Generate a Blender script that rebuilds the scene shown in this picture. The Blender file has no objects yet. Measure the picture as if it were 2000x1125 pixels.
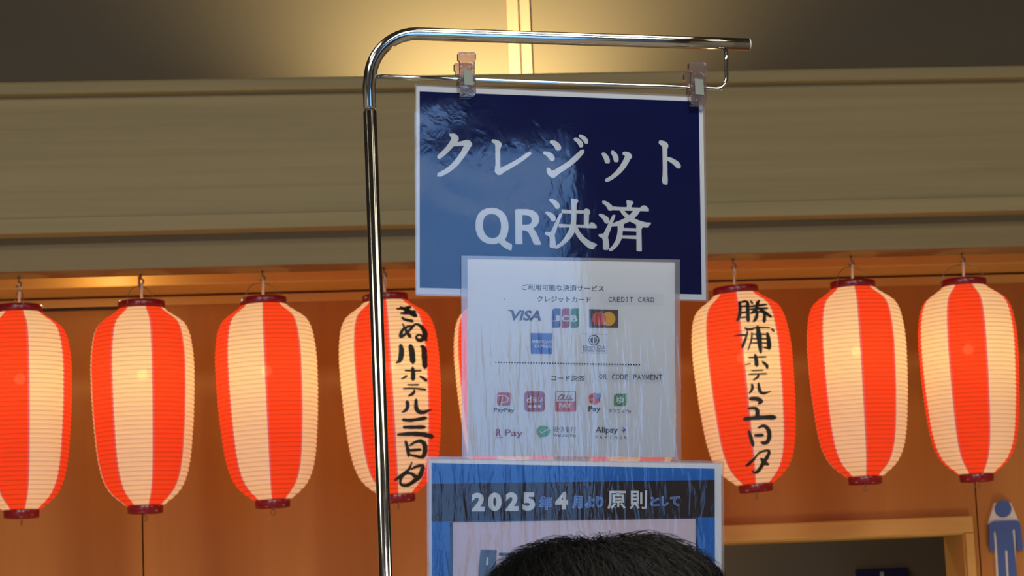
import bpy, bmesh, math, random
from mathutils import Vector, Matrix
from mathutils.geometry import tessellate_polygon
rnd = random.Random(7)
SC = bpy.context.scene
COL = SC.collection
R = math.radians

# ------------------------------------------------------------------ camera
EYE = Vector((0, 0, 1.65))
F = 4500.0
CAM_R = (Matrix.Rotation(R(-6.5), 3, 'Z') @ Matrix.Rotation(R(90 + 8.1), 3, 'X') @ Matrix.Rotation(R(-2.45), 3, 'Z'))
cd = bpy.data.cameras.new('camera')
cd.sensor_width = 36
cd.lens = F * 36 / 2000
cd.clip_start = 0.05
cam = bpy.data.objects.new('camera', cd)
COL.objects.link(cam)
cam.matrix_world = Matrix.Translation(EYE) @ CAM_R.to_4x4()
cd.dof.use_dof = True
cd.dof.focus_distance = 2.5
cd.dof.aperture_fstop = 26
SC.camera = cam
SC.view_settings.view_transform = 'Standard'
SC.view_settings.look = 'None'
SC.view_settings.exposure = 0.0
SC.view_settings.gamma = 1.0
SC.view_settings.use_curve_mapping = False

# ------------------------------------------------------------------ daylight outside the rear window
w = bpy.data.worlds.new('daylight')
SC.world = w
w.use_nodes = True
bg = w.node_tree.nodes['Background']
bg.inputs[0].default_value = (0.22, 0.47, 1.0, 1)
bg.inputs[1].default_value = 5.4

def ray(px, py):
    return CAM_R @ Vector(((px - 1000) / F, -(py - 562.5) / F, -1))
def on_y(px, py, Y):
    d = ray(px, py)
    return EYE + d * ((Y - EYE.y) / d.y)
def zrow(py, Y, px=1000):
    return on_y(px, py, Y).z

def lamp(name, kind, loc, power, color, size=0.1, rot=None, spread=None):
    l = bpy.data.lights.new(name, kind)
    l.energy = power; l.color = color
    if kind == 'AREA':
        l.size = size
        if spread: l.spread = spread
    else:
        l.shadow_soft_size = size
    o = bpy.data.objects.new(name, l); COL.objects.link(o)
    o.location = loc
    if rot: o.rotation_euler = rot
    return o

WINS = ((-3.9, -2.3, 0.35, 3.05), (1.0, 2.05, 0.35, 3.15))      # x0 x1 z0 z1 of the rear windows
REAR = -2.0
for W_ in WINS:
    pl = lamp('window_portal', 'AREA', ((W_[0] + W_[1]) / 2, REAR + 0.02, (W_[2] + W_[3]) / 2), 1, (1, 1, 1), 1, (R(90), 0, 0))
    pl.data.shape = 'RECTANGLE'; pl.data.size = W_[1] - W_[0]; pl.data.size_y = W_[3] - W_[2]
    pl.data.cycles.is_portal = True
Y_BEAM, Y_BOARD, Y_LANT, Y_RAIL, Y_WALL = 5.35, 5.405, 5.49, 5.92, 6.10
c0 = on_y(960, 143, 5.8)
cv = lamp('cove_lamp', 'SPOT', (c0.x, 5.74, c0.z - 0.30), 104, (1.0, 0.80, 0.45), 0.05, (R(180 - 22), 0, 0))
cv.data.spot_size = R(128); cv.data.spot_blend = 1.0
c1 = on_y(215, 540, 5.8)
lamp('rail_lamp', 'POINT', (c1.x, 5.80, c1.z + 0.01), 0.85, (1.0, 0.82, 0.46), 0.03)
for lx, pw in ((-1.2, 26), (1.0, 24), (3.2, 32)):
    lamp('ceiling_light', 'AREA', (lx, 2.2, 3.85), pw, (1.0, 0.84, 0.60), 1.0)
for lx in (-1.6, 0.9):
    lamp('poster_fill_light', 'AREA', (lx, 0.2, 3.85), 128, (1.0, 0.95, 0.85), 1.2)  # unseen overhead area lamps added to light the posters
for lx in (-0.55, 2.25):
    lamp('lower_wall_fill', 'POINT', (lx, 5.15, 0.85), 15, (1.0, 0.74, 0.46), 0.15)  # unseen warm points added below the view to brighten the lower wall
lamp('corridor_fill', 'AREA', (0.9, 7.0, 2.55), 4.5, (1.0, 0.82, 0.55), 0.4)  # unseen lamp added to brighten the corridor

# ------------------------------------------------------------------ materials
MATS = {}
def nodes(name):
    m = bpy.data.materials.new(name); m.use_nodes = True
    nt = m.node_tree
    return m, nt, nt.nodes['Principled BSDF'], nt.nodes['Material Output']
def plain(name, col, rough=0.5, metal=0.0, spec=0.5):
    if name in MATS: return MATS[name]
    m, nt, b, o = nodes(name)
    b.inputs['Base Color'].default_value = (*col, 1)
    b.inputs['Roughness'].default_value = rough
    b.inputs['Metallic'].default_value = metal
    b.inputs['Specular IOR Level'].default_value = spec
    MATS[name] = m
    return m
def srgb(r, g, b):
    f = lambda c: (c / 255 / 12.92) if c < 10.3 else ((c / 255 + 0.055) / 1.055) ** 2.4
    return (f(r), f(g), f(b))
def wood(name, c1, c2, scale, rough=0.45, bump=0.1, spec=0.2):
    """scale: stretch per axis, small along the grain"""
    m, nt, b, o = nodes(name)
    N, L = nt.nodes, nt.links
    tc = N.new('ShaderNodeTexCoord'); mp = N.new('ShaderNodeMapping')
    mp.inputs['Scale'].default_value = scale
    n1 = N.new('ShaderNodeTexNoise'); n1.inputs['Scale'].default_value = 1.0; n1.inputs['Detail'].default_value = 6
    n1.inputs['Roughness'].default_value = 0.62; n1.inputs['Distortion'].default_value = 0.4
    rp = N.new('ShaderNodeValToRGB')
    rp.color_ramp.elements[0].position = 0.30; rp.color_ramp.elements[0].color = (*c1, 1)
    rp.color_ramp.elements[1].position = 0.70; rp.color_ramp.elements[1].color = (*c2, 1)
    bp = N.new('ShaderNodeBump'); bp.inputs['Strength'].default_value = bump; bp.inputs['Distance'].default_value = 0.002
    L.new(tc.outputs['Object'], mp.inputs['Vector']); L.new(mp.outputs['Vector'], n1.inputs['Vector'])
    L.new(n1.outputs['Fac'], rp.inputs['Fac']); L.new(rp.outputs['Color'], b.inputs['Base Color'])
    L.new(n1.outputs['Fac'], bp.inputs['Height']); L.new(bp.outputs['Normal'], b.inputs['Normal'])
    b.inputs['Roughness'].default_value = rough
    b.inputs['Specular IOR Level'].default_value = spec
    return m
M_BEAM = wood('pale_beam_wood', (0.235, 0.195, 0.093), (0.31, 0.25, 0.122), (0.7, 22, 34), 0.5)
M_WALL = wood('orange_wall_wood', (0.41, 0.160, 0.036), (0.48, 0.198, 0.046), (12, 12, 0.6), 0.6)
M_TRIM = wood('trim_wood', (0.60, 0.33, 0.085), (0.66, 0.38, 0.105), (2, 20, 20), 0.45)
M_UPPER = plain('upper_wall_paint', (0.19, 0.155, 0.095), 0.8, 0, 0.2)
M_BATTEN = wood('batten_wood', (0.42, 0.28, 0.17), (0.47, 0.32, 0.20), (30, 30, 1.5), 0.45)
M_CEIL = plain('ceiling_paint', (0.11, 0.09, 0.085), 0.8)
M_FLOOR = wood('floor_vinyl', (0.30, 0.24, 0.18), (0.36, 0.29, 0.22), (1, 4, 1), 0.4)
M_SIDE = plain('side_wall_paint', (0.42, 0.36, 0.28), 0.8)
M_REAR = plain('rear_wall_paint', (0.07, 0.065, 0.075), 0.8)
M_CORR = plain('corridor_paint', (0.25, 0.20, 0.13), 0.8)
M_DARK = plain('dark_gap', (0.03, 0.015, 0.008), 0.7)
M_FRAMEMETAL = plain('window_frame_metal', (0.25, 0.25, 0.26), 0.4, 0.6)
M_PAPER = plain('white_paper', (0.80, 0.81, 0.79), 0.6, 0, 0.0)

def chrome(name, col, rough):
    m, nt, b, o = nodes(name)
    N, L = nt.nodes, nt.links
    b.inputs['Base Color'].default_value = (*col, 1); b.inputs['Metallic'].default_value = 1; b.inputs['Roughness'].default_value = rough
    t = N.new('ShaderNodeTexCoord'); n = N.new('ShaderNodeTexNoise'); n.inputs['Scale'].default_value = 120
    mr = N.new('ShaderNodeMapRange'); mr.inputs['To Min'].default_value = rough * 0.7; mr.inputs['To Max'].default_value = rough * 1.5
    L.new(t.outputs['Object'], n.inputs['Vector']); L.new(n.outputs['Fac'], mr.inputs['Value']); L.new(mr.outputs['Result'], b.inputs['Roughness'])
    return m
M_CHROME = chrome('chrome_tube', (0.40, 0.42, 0.41), 0.10)
M_WIRE = chrome('dark_wire', (0.25, 0.22, 0.18), 0.35)
M_SPRING = plain('spring_steel', (0.13, 0.15, 0.13), 0.6, 0, 0.3)

def clear(name, tint, fac_mul, rough, bumps, white=0.0, zmask=None):
    """thin clear plastic: see-through with a fresnel sheen; bumps = list of (scale vector, strength, distance, detail)"""
    m, nt, b, o = nodes(name)
    N, L = nt.nodes, nt.links
    N.remove(b)
    tr = N.new('ShaderNodeBsdfTransparent'); tr.inputs[0].default_value = (*tint, 1)
    gl = N.new('ShaderNodeBsdfGlossy'); gl.inputs['Roughness'].default_value = rough
    fr = N.new('ShaderNodeFresnel'); fr.inputs['IOR'].default_value = 1.5
    mu = N.new('ShaderNodeMath'); mu.operation = 'MULTIPLY'; mu.inputs[1].default_value = fac_mul; mu.use_clamp = True
    mx = N.new('ShaderNodeMixShader')
    L.new(fr.outputs[0], mu.inputs[0]); L.new(mu.outputs[0], mx.inputs[0])
    last = None
    tc = N.new('ShaderNodeTexCoord')
    for sc, st, di, de in bumps:
        mp = N.new('ShaderNodeMapping'); mp.inputs['Scale'].default_value = sc
        n = N.new('ShaderNodeTexNoise'); n.inputs['Scale'].default_value = 1; n.inputs['Detail'].default_value = de
        n.inputs['Distortion'].default_value = 0.6
        bp = N.new('ShaderNodeBump'); bp.inputs['Strength'].default_value = st; bp.inputs['Distance'].default_value = di
        L.new(tc.outputs['Object'], mp.inputs['Vector']); L.new(mp.outputs['Vector'], n.inputs['Vector'])
        if zmask and sc[2] < sc[0]:
            sx = N.new('ShaderNodeSeparateXYZ'); L.new(tc.outputs['Object'], sx.inputs[0])
            mr = N.new('ShaderNodeMapRange'); mr.interpolation_type = 'SMOOTHSTEP'
            mr.inputs['From Min'].default_value = zmask[0]; mr.inputs['From Max'].default_value = zmask[1]
            mr.inputs['To Min'].default_value = st; mr.inputs['To Max'].default_value = st * 0.12
            L.new(sx.outputs['Z'], mr.inputs['Value']); L.new(mr.outputs['Result'], bp.inputs['Strength'])
        L.new(n.outputs['Fac'], bp.inputs['Height'])
        if last: L.new(last.outputs['Normal'], bp.inputs['Normal'])
        last = bp
    if last: L.new(last.outputs['Normal'], gl.inputs['Normal'])
    if white:
        df = N.new('ShaderNodeBsdfDiffuse'); df.inputs[0].default_value = (0.8, 0.78, 0.78, 1)
        m2 = N.new('ShaderNodeMixShader'); m2.inputs[0].default_value = white
        tl = N.new('ShaderNodeBsdfTranslucent'); tl.inputs[0].default_value = (0.85, 0.8, 0.8, 1)
        m3 = N.new('ShaderNodeMixShader'); m3.inputs[0].default_value = 0.6
        L.new(df.outputs[0], m3.inputs[1]); L.new(tl.outputs[0], m3.inputs[2])
        L.new(tr.outputs[0], m2.inputs[1]); L.new(m3.outputs[0], m2.inputs[2])
        L.new(m2.outputs[0], mx.inputs[1])
    else:
        L.new(tr.outputs[0], mx.inputs[1])
    L.new(gl.outputs[0], mx.inputs[2]); L.new(mx.outputs[0], o.inputs[0])
    return m
FILM_BLUE = clear('laminate_smooth', (0.97, 0.97, 0.97), 1.5, 0.05,
                  [((5, 5, 6), 1.0, 0.0022, 1.0), ((60, 60, 40), 0.25, 0.0005, 4.0)], 0.003)
FILM_WHITE = clear('laminate_streaked', (0.97, 0.97, 0.97), 1.5, 0.05,
                   [((4, 4, 5), 1.0, 0.004, 1.0), ((110, 110, 14), 0.5, 0.0012, 4.0)], 0.09, (0.09, 0.17))
FILM_LOW = clear('laminate_rippled', (0.97, 0.97, 0.97), 0.9, 0.05,
                 [((5, 5, 5), 1.0, 0.004, 1.0), ((90, 90, 18), 0.6, 0.0014, 4.0)], 0.02)
M_CLIP = clear('clear_clip_plastic', (0.80, 0.70, 0.67), 2.4, 0.06, [((150, 150, 150), 0.5, 0.001, 2.0)], 0.08)
M_GLASS = clear('window_glass', (0.95, 0.97, 0.96), 1.0, 0.02, [], 0.0)

def paper_lit(name, col, emit, bulb):
    """lantern paper: lets the bulb inside shine through and glows"""
    m, nt, b, o = nodes(name)
    N, L = nt.nodes, nt.links
    N.remove(b)
    df = N.new('ShaderNodeBsdfDiffuse'); df.inputs[0].default_value = (*[min(1, c) for c in col], 1)
    tl = N.new('ShaderNodeBsdfTranslucent'); tl.inputs[0].default_value = (*bulb, 1)
    mx = N.new('ShaderNodeMixShader'); mx.inputs[0].default_value = 0.55
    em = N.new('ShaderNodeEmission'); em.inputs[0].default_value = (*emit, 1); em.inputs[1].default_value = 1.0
    ad = N.new('ShaderNodeAddShader')
    L.new(df.outputs[0], mx.inputs[1]); L.new(tl.outputs[0], mx.inputs[2])
    tp = N.new('ShaderNodeBsdfTransparent'); m4 = N.new('ShaderNodeMixShader'); m4.inputs[0].default_value = 0.03
    tp.inputs[0].default_value = (*[max(c, 0.15) for c in bulb], 1)
    L.new(mx.outputs[0], m4.inputs[1]); L.new(tp.outputs[0], m4.inputs[2])
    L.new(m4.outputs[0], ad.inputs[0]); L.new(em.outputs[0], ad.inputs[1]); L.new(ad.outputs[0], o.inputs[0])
    return m
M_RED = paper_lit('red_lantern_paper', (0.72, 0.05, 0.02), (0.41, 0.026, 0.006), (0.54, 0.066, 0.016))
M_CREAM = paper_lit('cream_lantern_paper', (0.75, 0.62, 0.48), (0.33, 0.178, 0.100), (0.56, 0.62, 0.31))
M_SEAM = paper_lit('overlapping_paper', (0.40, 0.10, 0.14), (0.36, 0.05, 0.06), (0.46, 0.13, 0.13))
def hoop_shade(name, src):  # darkened copy: shadow of the unmodelled hoops put into the paper colour
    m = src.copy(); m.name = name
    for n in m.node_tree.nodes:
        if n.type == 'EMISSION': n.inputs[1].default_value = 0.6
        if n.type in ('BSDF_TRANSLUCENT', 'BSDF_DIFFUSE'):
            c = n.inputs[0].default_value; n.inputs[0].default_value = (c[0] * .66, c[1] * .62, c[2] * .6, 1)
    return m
M_RED_H, M_CREAM_H, M_SEAM_H = hoop_shade('red_paper_hoop_shade', M_RED), hoop_shade('cream_paper_hoop_shade', M_CREAM), hoop_shade('seam_hoop_shade', M_SEAM)
M_CAP = plain('dark_red_lacquer', (0.20, 0.004, 0.010), 0.25)
M_INK = plain('black_ink', (0.008, 0.008, 0.007), 0.6)
M_CORD = plain('pale_cord', (0.62, 0.45, 0.34), 0.5)
M_BULB = bpy.data.materials.new('bulb_glow'); M_BULB.use_nodes = True
_b = M_BULB.node_tree.nodes['Principled BSDF']
_b.inputs['Emission Color'].default_value = (1, 0.7, 0.3, 1); _b.inputs['Emission Strength'].default_value = 14

# ------------------------------------------------------------------ object helpers
def origin_of(parent):
    return parent['_o'] if parent is not None and '_o' in parent else (0, 0, 0)
ORG = {}
def empty(name, loc, label=None, cat=None, group=None, kind=None):
    o = bpy.data.objects.new(name, None); COL.objects.link(o)
    o.location = loc; o.empty_display_size = 0.05
    ORG[o.name] = Vector(loc)
    tag(o, label, cat, group, kind)
    return o
def tag(o, label=None, cat=None, group=None, kind=None):
    if label: o['label'] = label
    if cat: o['category'] = cat
    if group: o['group'] = group
    if kind: o['kind'] = kind
    return o
def mesh_obj(name, verts, faces, mats, parent=None, mi=None, smooth=False, local=False):
    """verts in world coordinates (unless local); stored relative to the thing's base"""
    if not isinstance(mats, (list, tuple)): mats = [mats]
    off = Vector((0, 0, 0))
    if not local:
        if parent is not None: off = ORG[parent.name]
    me = bpy.data.meshes.new(name)
    me.from_pydata([tuple(Vector(v) - off) for v in verts], [], faces)
    for m in mats: me.materials.append(m)
    if mi: me.polygons.foreach_set('material_index', mi)
    if smooth: me.polygons.foreach_set('use_smooth', [True] * len(me.polygons))
    me.update()
    o = bpy.data.objects.new(name, me); COL.objects.link(o)
    ORG[o.name] = off
    if parent is not None: o.parent = parent
    return o
class MB:
    def __init__(s): s.v = []; s.f = []; s.m = []
    def add(s, v, f, m=0):
        b = len(s.v); s.v += [Vector(x) for x in v]; s.f += [tuple(i + b for i in q) for q in f]; s.m += [m] * len(f)
        return s
    def box(s, x0, x1, y0, y1, z0, z1, m=0):
        v = [(x0, y0, z0), (x1, y0, z0), (x1, y1, z0), (x0, y1, z0), (x0, y0, z1), (x1, y0, z1), (x1, y1, z1), (x0, y1, z1)]
        return s.add(v, [(0, 3, 2, 1), (4, 5, 6, 7), (0, 1, 5, 4), (1, 2, 6, 5), (2, 3, 7, 6), (3, 0, 4, 7)], m)
    def tube(s, pts, r, n=16, m=0, cap=True):
        pts = [Vector(p) for p in pts]
        rr = r if isinstance(r, (list, tuple)) else [r] * len(pts)
        t0 = (pts[1] - pts[0]).normalized()
        ref = Vector((0, 0, 1)) if abs(t0.z) < 0.9 else Vector((0, 1, 0))
        a = t0.cross(ref).normalized()
        b0 = len(s.v)
        for i, p in enumerate(pts):
            if i == 0: t = (pts[1] - p)
            elif i == len(pts) - 1: t = p - pts[i - 1]
            else: t = pts[i + 1] - pts[i - 1]
            t.normalize()
            a = (a - t * a.dot(t)).normalized(); bb = t.cross(a)
            for k in range(n):
                an = 2 * math.pi * k / n
                s.v.append(p + (a * math.cos(an) + bb * math.sin(an)) * rr[i])
        for i in range(len(pts) - 1):
            for k in range(n):
                q = b0 + i * n
                s.f.append((q + k, q + (k + 1) % n, q + n + (k + 1) % n, q + n + k)); s.m.append(m)
        if cap:
            s.f.append(tuple(b0 + k for k in reversed(range(n)))); s.m.append(m)
            q = b0 + (len(pts) - 1) * n
            s.f.append(tuple(q + k for k in range(n))); s.m.append(m)
        return s
    def lathe(s, prof, n, m=0, axis=None):
        """prof: list of (r, z)"""
        b0 = len(s.v)
        for r, z in prof:
            for k in range(n):
                a = 2 * math.pi * k / n
                s.v.append(Vector((r * math.cos(a), r * math.sin(a), z)))
        for i in range(len(prof) - 1):
            for k in range(n):
                q = b0 + i * n
                s.f.append((q + k, q + (k + 1) % n, q + n + (k + 1) % n, q + n + k)); s.m.append(m)
        return s
    def build(s, name, mats, parent=None, smooth=False, local=False):
        return mesh_obj(name, s.v, s.f, mats, parent, s.m, smooth, local)
def bevel(o, w, seg=2):
    md = o.modifiers.new('bevel', 'BEVEL'); md.width = w; md.segments = seg; md.limit_method = 'ANGLE'
    return o
def struct(name, mb, mat, smooth=False):
    o = mb.build(name, mat, None, smooth)
    o['kind'] = 'structure'
    return o

# ------------------------------------------------------------------ the setting
X0, X1, ZC = -4.0, 5.0, 3.9
struct('floor', MB().box(X0, X1, REAR, 8.6, -0.1, 0), M_FLOOR)
struct('ceiling', MB().box(X0, X1, REAR, 8.6, ZC, ZC + 0.1), M_CEIL)
struct('wall_left', MB().box(X0 - 0.1, X0, REAR, 8.6, 0, ZC), M_SIDE)
struct('wall_right', MB().box(X1, X1 + 0.1, REAR, 8.6, 0, ZC), M_SIDE)
rw = MB()
xe = X0
for W_ in sorted(WINS):
    rw.box(xe, W_[0], REAR - 0.15, REAR, 0, ZC); xe = W_[1]
    rw.box(W_[0], W_[1], REAR - 0.15, REAR, 0, W_[2]).box(W_[0], W_[1], REAR - 0.15, REAR, W_[3], ZC)
rw.box(xe, X1, REAR - 0.15, REAR, 0, ZC)
struct('wall_rear', rw, M_REAR)
for wi, (W_, nw) in enumerate(zip(WINS, (2, 1))):
    fr = MB()
    for i in range(nw + 1):
        x = W_[0] + (W_[1] - W_[0]) * i / nw
        fr.box(x - 0.03, x + 0.03, REAR - 0.12, REAR - 0.04, W_[2], W_[3])
    fr.box(W_[0], W_[1], REAR - 0.12, REAR - 0.04, W_[2], W_[2] + 0.06).box(W_[0], W_[1], REAR - 0.12, REAR - 0.04, W_[3] - 0.06, W_[3])
    wf = struct('window_%d' % (wi + 1), fr, M_FRAMEMETAL)
    MB().box(W_[0], W_[1], REAR - 0.085, REAR - 0.08, W_[2], W_[3]).build('pane', M_GLASS, wf)

# back wall with its doorway
xd0, xd1 = on_y(1000, 1060, Y_WALL).x, on_y(1882, 1060, Y_WALL).x
zd = on_y(1700, 1048, Y_WALL).z
ztop = zrow(520, Y_WALL)
bw = MB()
seamL, seamR = on_y(279, 1060, Y_WALL).x, on_y(1908, 1000, Y_WALL).x
g = 0.002
for a, b in ((X0, seamL - g), (seamL + g, xd0)):
    bw.box(a, b, Y_WALL, Y_WALL + 0.12, 0, ztop + 0.3)
bw.box(xd0, xd1, Y_WALL, Y_WALL + 0.12, zd, ztop + 0.3)
bw.box(xd1, seamR - g, Y_WALL, Y_WALL + 0.12, 0, ztop + 0.3)
bw.box(seamR + g, X1, Y_WALL, Y_WALL + 0.12, 0, ztop + 0.3)
bw.box(X0, xd0, Y_WALL + 0.125, Y_WALL + 0.14, 0, ztop + 0.3, 1).box(xd1, X1, Y_WALL + 0.125, Y_WALL + 0.14, 0, ztop + 0.3, 1)
struct('wall_back', bw, [M_WALL, M_DARK])
uw = MB().box(X0, X1, Y_WALL, Y_WALL + 0.12, ztop + 0.3, ZC)
struct('wall_upper', uw, M_UPPER)
bt = MB()
for pa, pb in ((988, 1010), (1014, 1033)):
    xa, xb = on_y(pa + 2, 60, Y_WALL).x, on_y(pb + 2, 60, Y_WALL).x
    bt.box(xa, xb, Y_WALL - 0.015, Y_WALL, ztop + 0.32, ZC)
struct('trim_1', bt, M_BATTEN)

# beam: top trim, wide board, lower trim, recessed board, soffit
zs = {k: zrow(p, y) for k, p, y in (('top', 143, Y_BEAM - 0.03), ('t2', 168, Y_BEAM - 0.03), ('l1', 404, Y_BEAM - 0.012), ('l2', 434, Y_BEAM - 0.012), ('bot', 506, Y_BOARD))}
bm = MB()
bm.box(X0, X1, Y_BEAM, Y_BOARD + 0.115, zs['l2'] + 0.005, zs['top'] - 0.004)
struct('beam', bm, M_BEAM)
struct('trim_6', MB().box(X0, X1, Y_BOARD, Y_BOARD + 0.115, zs['bot'], zs['l2'] + 0.004), wood('shaded_board_wood', (0.20, 0.155, 0.075), (0.235, 0.185, 0.09), (0.8, 20, 40), 0.5))  # darker wood tone carries the shade below the lower trim
bevel(struct('trim_2', MB().box(X0, X1, Y_BEAM - 0.03, Y_BEAM + 0.05, zs['t2'], zs['top']), M_BEAM), 0.006)
bevel(struct('trim_3', MB().box(X0, X1, Y_BEAM - 0.012, Y_BOARD + 0.0, zs['l2'], zs['l1']), M_BEAM), 0.003)
zsoff = zs['bot'] + 0.13
struct('soffit', MB().box(X0, X1, Y_BOARD + 0.115, Y_WALL, zsoff, zsoff + 0.03), M_TRIM)
zr0, zr1 = zrow(540, Y_RAIL), zsoff
xs = on_y(272, 545, Y_RAIL).x
ra = MB().box(X0, xs - 0.0015, Y_RAIL, Y_WALL, zr0, zr1).box(xs + 0.0015, X1, Y_RAIL, Y_WALL, zr0, zr1)
bevel(struct('trim_4', ra, M_TRIM), 0.004)
struct('trim_5', MB().box(X0, X1, Y_WALL - 0.02, Y_WALL, zrow(577, Y_WALL - 0.02), zrow(562, Y_WALL - 0.02)), M_TRIM)
# narrow dark slot in the wall between the two left lanterns
pa, pb = on_y(60, 604, Y_WALL), on_y(262, 600, Y_WALL)
sl = empty('air_slot', (pa.x, Y_WALL, pa.z), 'narrow dark air slot in the wall between the two leftmost lanterns', 'vent')
MB().box(pa.x, pb.x, Y_WALL - 0.012, Y_WALL, pa.z - 0.007, pa.z - 0.003).build('lower_lip', M_DARK, sl)
MB().box(pa.x, pb.x, Y_WALL - 0.004, Y_WALL + 0.0, pa.z - 0.003, pa.z + 0.007).build('slot_opening', M_DARK, sl)

# door frame and corridor behind
t = 0.045
df = MB()
df.box(xd0 - t, xd1 + t * 0.55, Y_WALL - 0.022, Y_WALL, zd, zd + t)
df.box(xd1, xd1 + t * 0.55, Y_WALL - 0.022, Y_WALL, 0, zd).box(xd0 - t, xd0, Y_WALL - 0.022, Y_WALL, 0, zd)
df.box(xd0 - 0.01, xd1 + 0.01, Y_WALL - 0.01, Y_WALL + 0.17, zd - 0.004, zd + 0.02)
df.box(xd1 - 0.004, xd1 + 0.02, Y_WALL - 0.01, Y_WALL + 0.17, 0, zd).box(xd0 - 0.02, xd0 + 0.004, Y_WALL - 0.01, Y_WALL + 0.17, 0, zd)
bevel(struct('door_1', df, M_TRIM), 0.004)
YC = 7.6
co = MB()
co.box(xd0 - 0.3, xd1 + 0.4, YC, YC + 0.1, 0, 2.6).box(xd0 - 0.4, xd0 - 0.3, Y_WALL + 0.2, YC, 0, 2.6)
co.box(xd1 + 0.4, xd1 + 0.5, Y_WALL + 0.2, YC, 0, 2.6).box(xd0 - 0.4, xd1 + 0.5, Y_WALL + 0.2, YC, 2.6, 2.7)
struct('wall_corridor', co, M_CORR)
# blue sign deep in the corridor
sa, sb = on_y(1676, 1112, YC - 0.04), on_y(1775, 1116, YC - 0.04)
cs = empty('corridor_sign', (sa.x, YC, sa.z - 0.35), 'dark navy sign high on the wall inside the dim doorway', 'sign')
MB().box(sa.x, sb.x, YC - 0.03, YC, sa.z - 0.35, sa.z).build('board', plain('navy_sign', (0.02, 0.02, 0.10), 0.5), cs)
cp = on_y(1723, 1123, YC - 0.035)
MB().box(cp.x - 0.006, cp.x + 0.006, YC - 0.034, YC - 0.03, sa.z - 0.05, sa.z - 0.012).box(cp.x - 0.03, cp.x + 0.03, YC - 0.034, YC - 0.03, sa.z - 0.12, sa.z - 0.05).build('symbol', plain('sign_white', (0.6, 0.6, 0.6), 0.5), cs)

# ------------------------------------------------------------------ restroom figure on the wall
def extrude_xz(pts, y0, y1):
    """closed outline of (x, z) given world points, extruded between two depths"""
    n = len(pts)
    v = [(p[0], y0, p[1]) for p in pts] + [(p[0], y1, p[1]) for p in pts]
    tri = tessellate_polygon([[Vector((p[0], p[1], 0)) for p in pts]])
    f = [tuple(q) for q in tri] + [tuple(i + n for i in reversed(q)) for q in tri]
    f += [(i, (i + 1) % n, n + (i + 1) % n, n + i) for i in range(n)]
    return v, f
YI = Y_WALL - 0.012
def wp(u, v):               # icon outline measured on the wall
    p = on_y(1900 + u / 6.82, 960 + v / 6.82, YI); return (p.x, p.z)
ic = empty('restroom_sign', (wp(420, 1125)[0], Y_WALL, wp(420, 1600)[1]), 'blue standing-man restroom figure with pale backing beside the doorway', 'sign')
def icon_part(name, outline, mat, y0, y1):
    v, f = extrude_xz(outline, y0, y1); return mesh_obj(name, v, f, mat, ic)
M_BLUE = plain('restroom_blue', srgb(62, 88, 150), 0.5)
M_PALE = plain('restroom_backing', (0.66, 0.60, 0.54), 0.5)
hc = [wp(398 + 108 * math.cos(a), 232 + 112 * math.sin(a)) for a in [i * math.pi / 16 for i in range(32)]]
icon_part('head', hc, M_BLUE, YI - 0.006, YI)
body = [(205, 450), (225, 420), (275, 395), (560, 385), (605, 400), (625, 440), (660, 740), (645, 785), (600, 790), (580, 760), (560, 500), (540, 500), (520, 520),
        (545, 740), (580, 1140), (600, 1500), (505, 1500), (480, 1140), (462, 780), (420, 780), (440, 1140), (445, 1500), (360, 1500), (345, 1140), (318, 620), (300, 520), (285, 520), (270, 560), (280, 760), (270, 795), (235, 800), (215, 770)]
icon_part('body', [wp(*p) for p in body], M_BLUE, YI - 0.006, YI)
back = [(290, 150), (510, 150), (610, 395), (565, 500), (570, 760), (590, 1500), (340, 1500), (300, 800), (275, 500), (205, 420)]
icon_part('backing', [wp(*p) for p in back], M_PALE, YI, Y_WALL)

# ------------------------------------------------------------------ paper lanterns
H_BODY = 0.46
R_MAX = H_BODY * 99 / 380
PROF = [(0.0, .43), (.016, .50), (.033, .585), (.055, .72), (.08, .835), (.11, .895), (.146, .94), (.226, .985), (.306, 1.0), (.44, .99), (.57, .965), (.705, .92), (.77, .89), (.84, .835), (.89, .765), (.93, .675), (.965, .54), (.985, .43), (1.0, .36)]
def prof(t):
    for (a, ra), (b, rb) in zip(PROF, PROF[1:]):
        if t <= b:
            k = (t - a) / (b - a); return ra + (rb - ra) * k
    return PROF[-1][1]
NSEG = 160
RIBS = 44
def make_lantern_parts():
    """local frame: z = 0 at the bottom of the paper, z = H_BODY at the top; one white stripe starts at angle 0"""
    sh = MB()
    rings = []
    per = 6
    for i in range(RIBS * per + 1):
        t = i / (RIBS * per)
        ph = (i % per) / per
        r = (prof(max(0, t - .01)) + prof(t) + prof(min(1, t + .01))) / 3 * R_MAX
        r -= 0.0016 * abs(math.cos(math.pi * ph)) ** 3
        rings.append((r, H_BODY * (1 - t)))
    for r, z in rings:
        for k in range(NSEG):
            a = 2 * math.pi * k / NSEG
            sh.v.append(Vector((r * math.cos(a), r * math.sin(a), z)))
    seg = NSEG // 8
    for i in range(len(rings) - 1):
        for k in range(NSEG):
            q = i * NSEG
            sh.f.append((q + k, q + NSEG + k, q + NSEG + (k + 1) % NSEG, q + (k + 1) % NSEG))
            s = k // seg
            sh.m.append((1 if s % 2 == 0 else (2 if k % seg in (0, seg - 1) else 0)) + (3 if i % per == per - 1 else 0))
    return sh
SHADE = make_lantern_parts()
def ring_profile(r0, r1, z0, z1, b=0.002):
    return [(r0 - 0.006, z0), (r0 - b, z0), (r0, z0 + b), (r1, z1 - b), (r1 - b, z1), (r1 - 0.006, z1), (r1 - 0.006, z0 + .001), (r0 - 0.006, z0)]
lant0 = None
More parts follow.
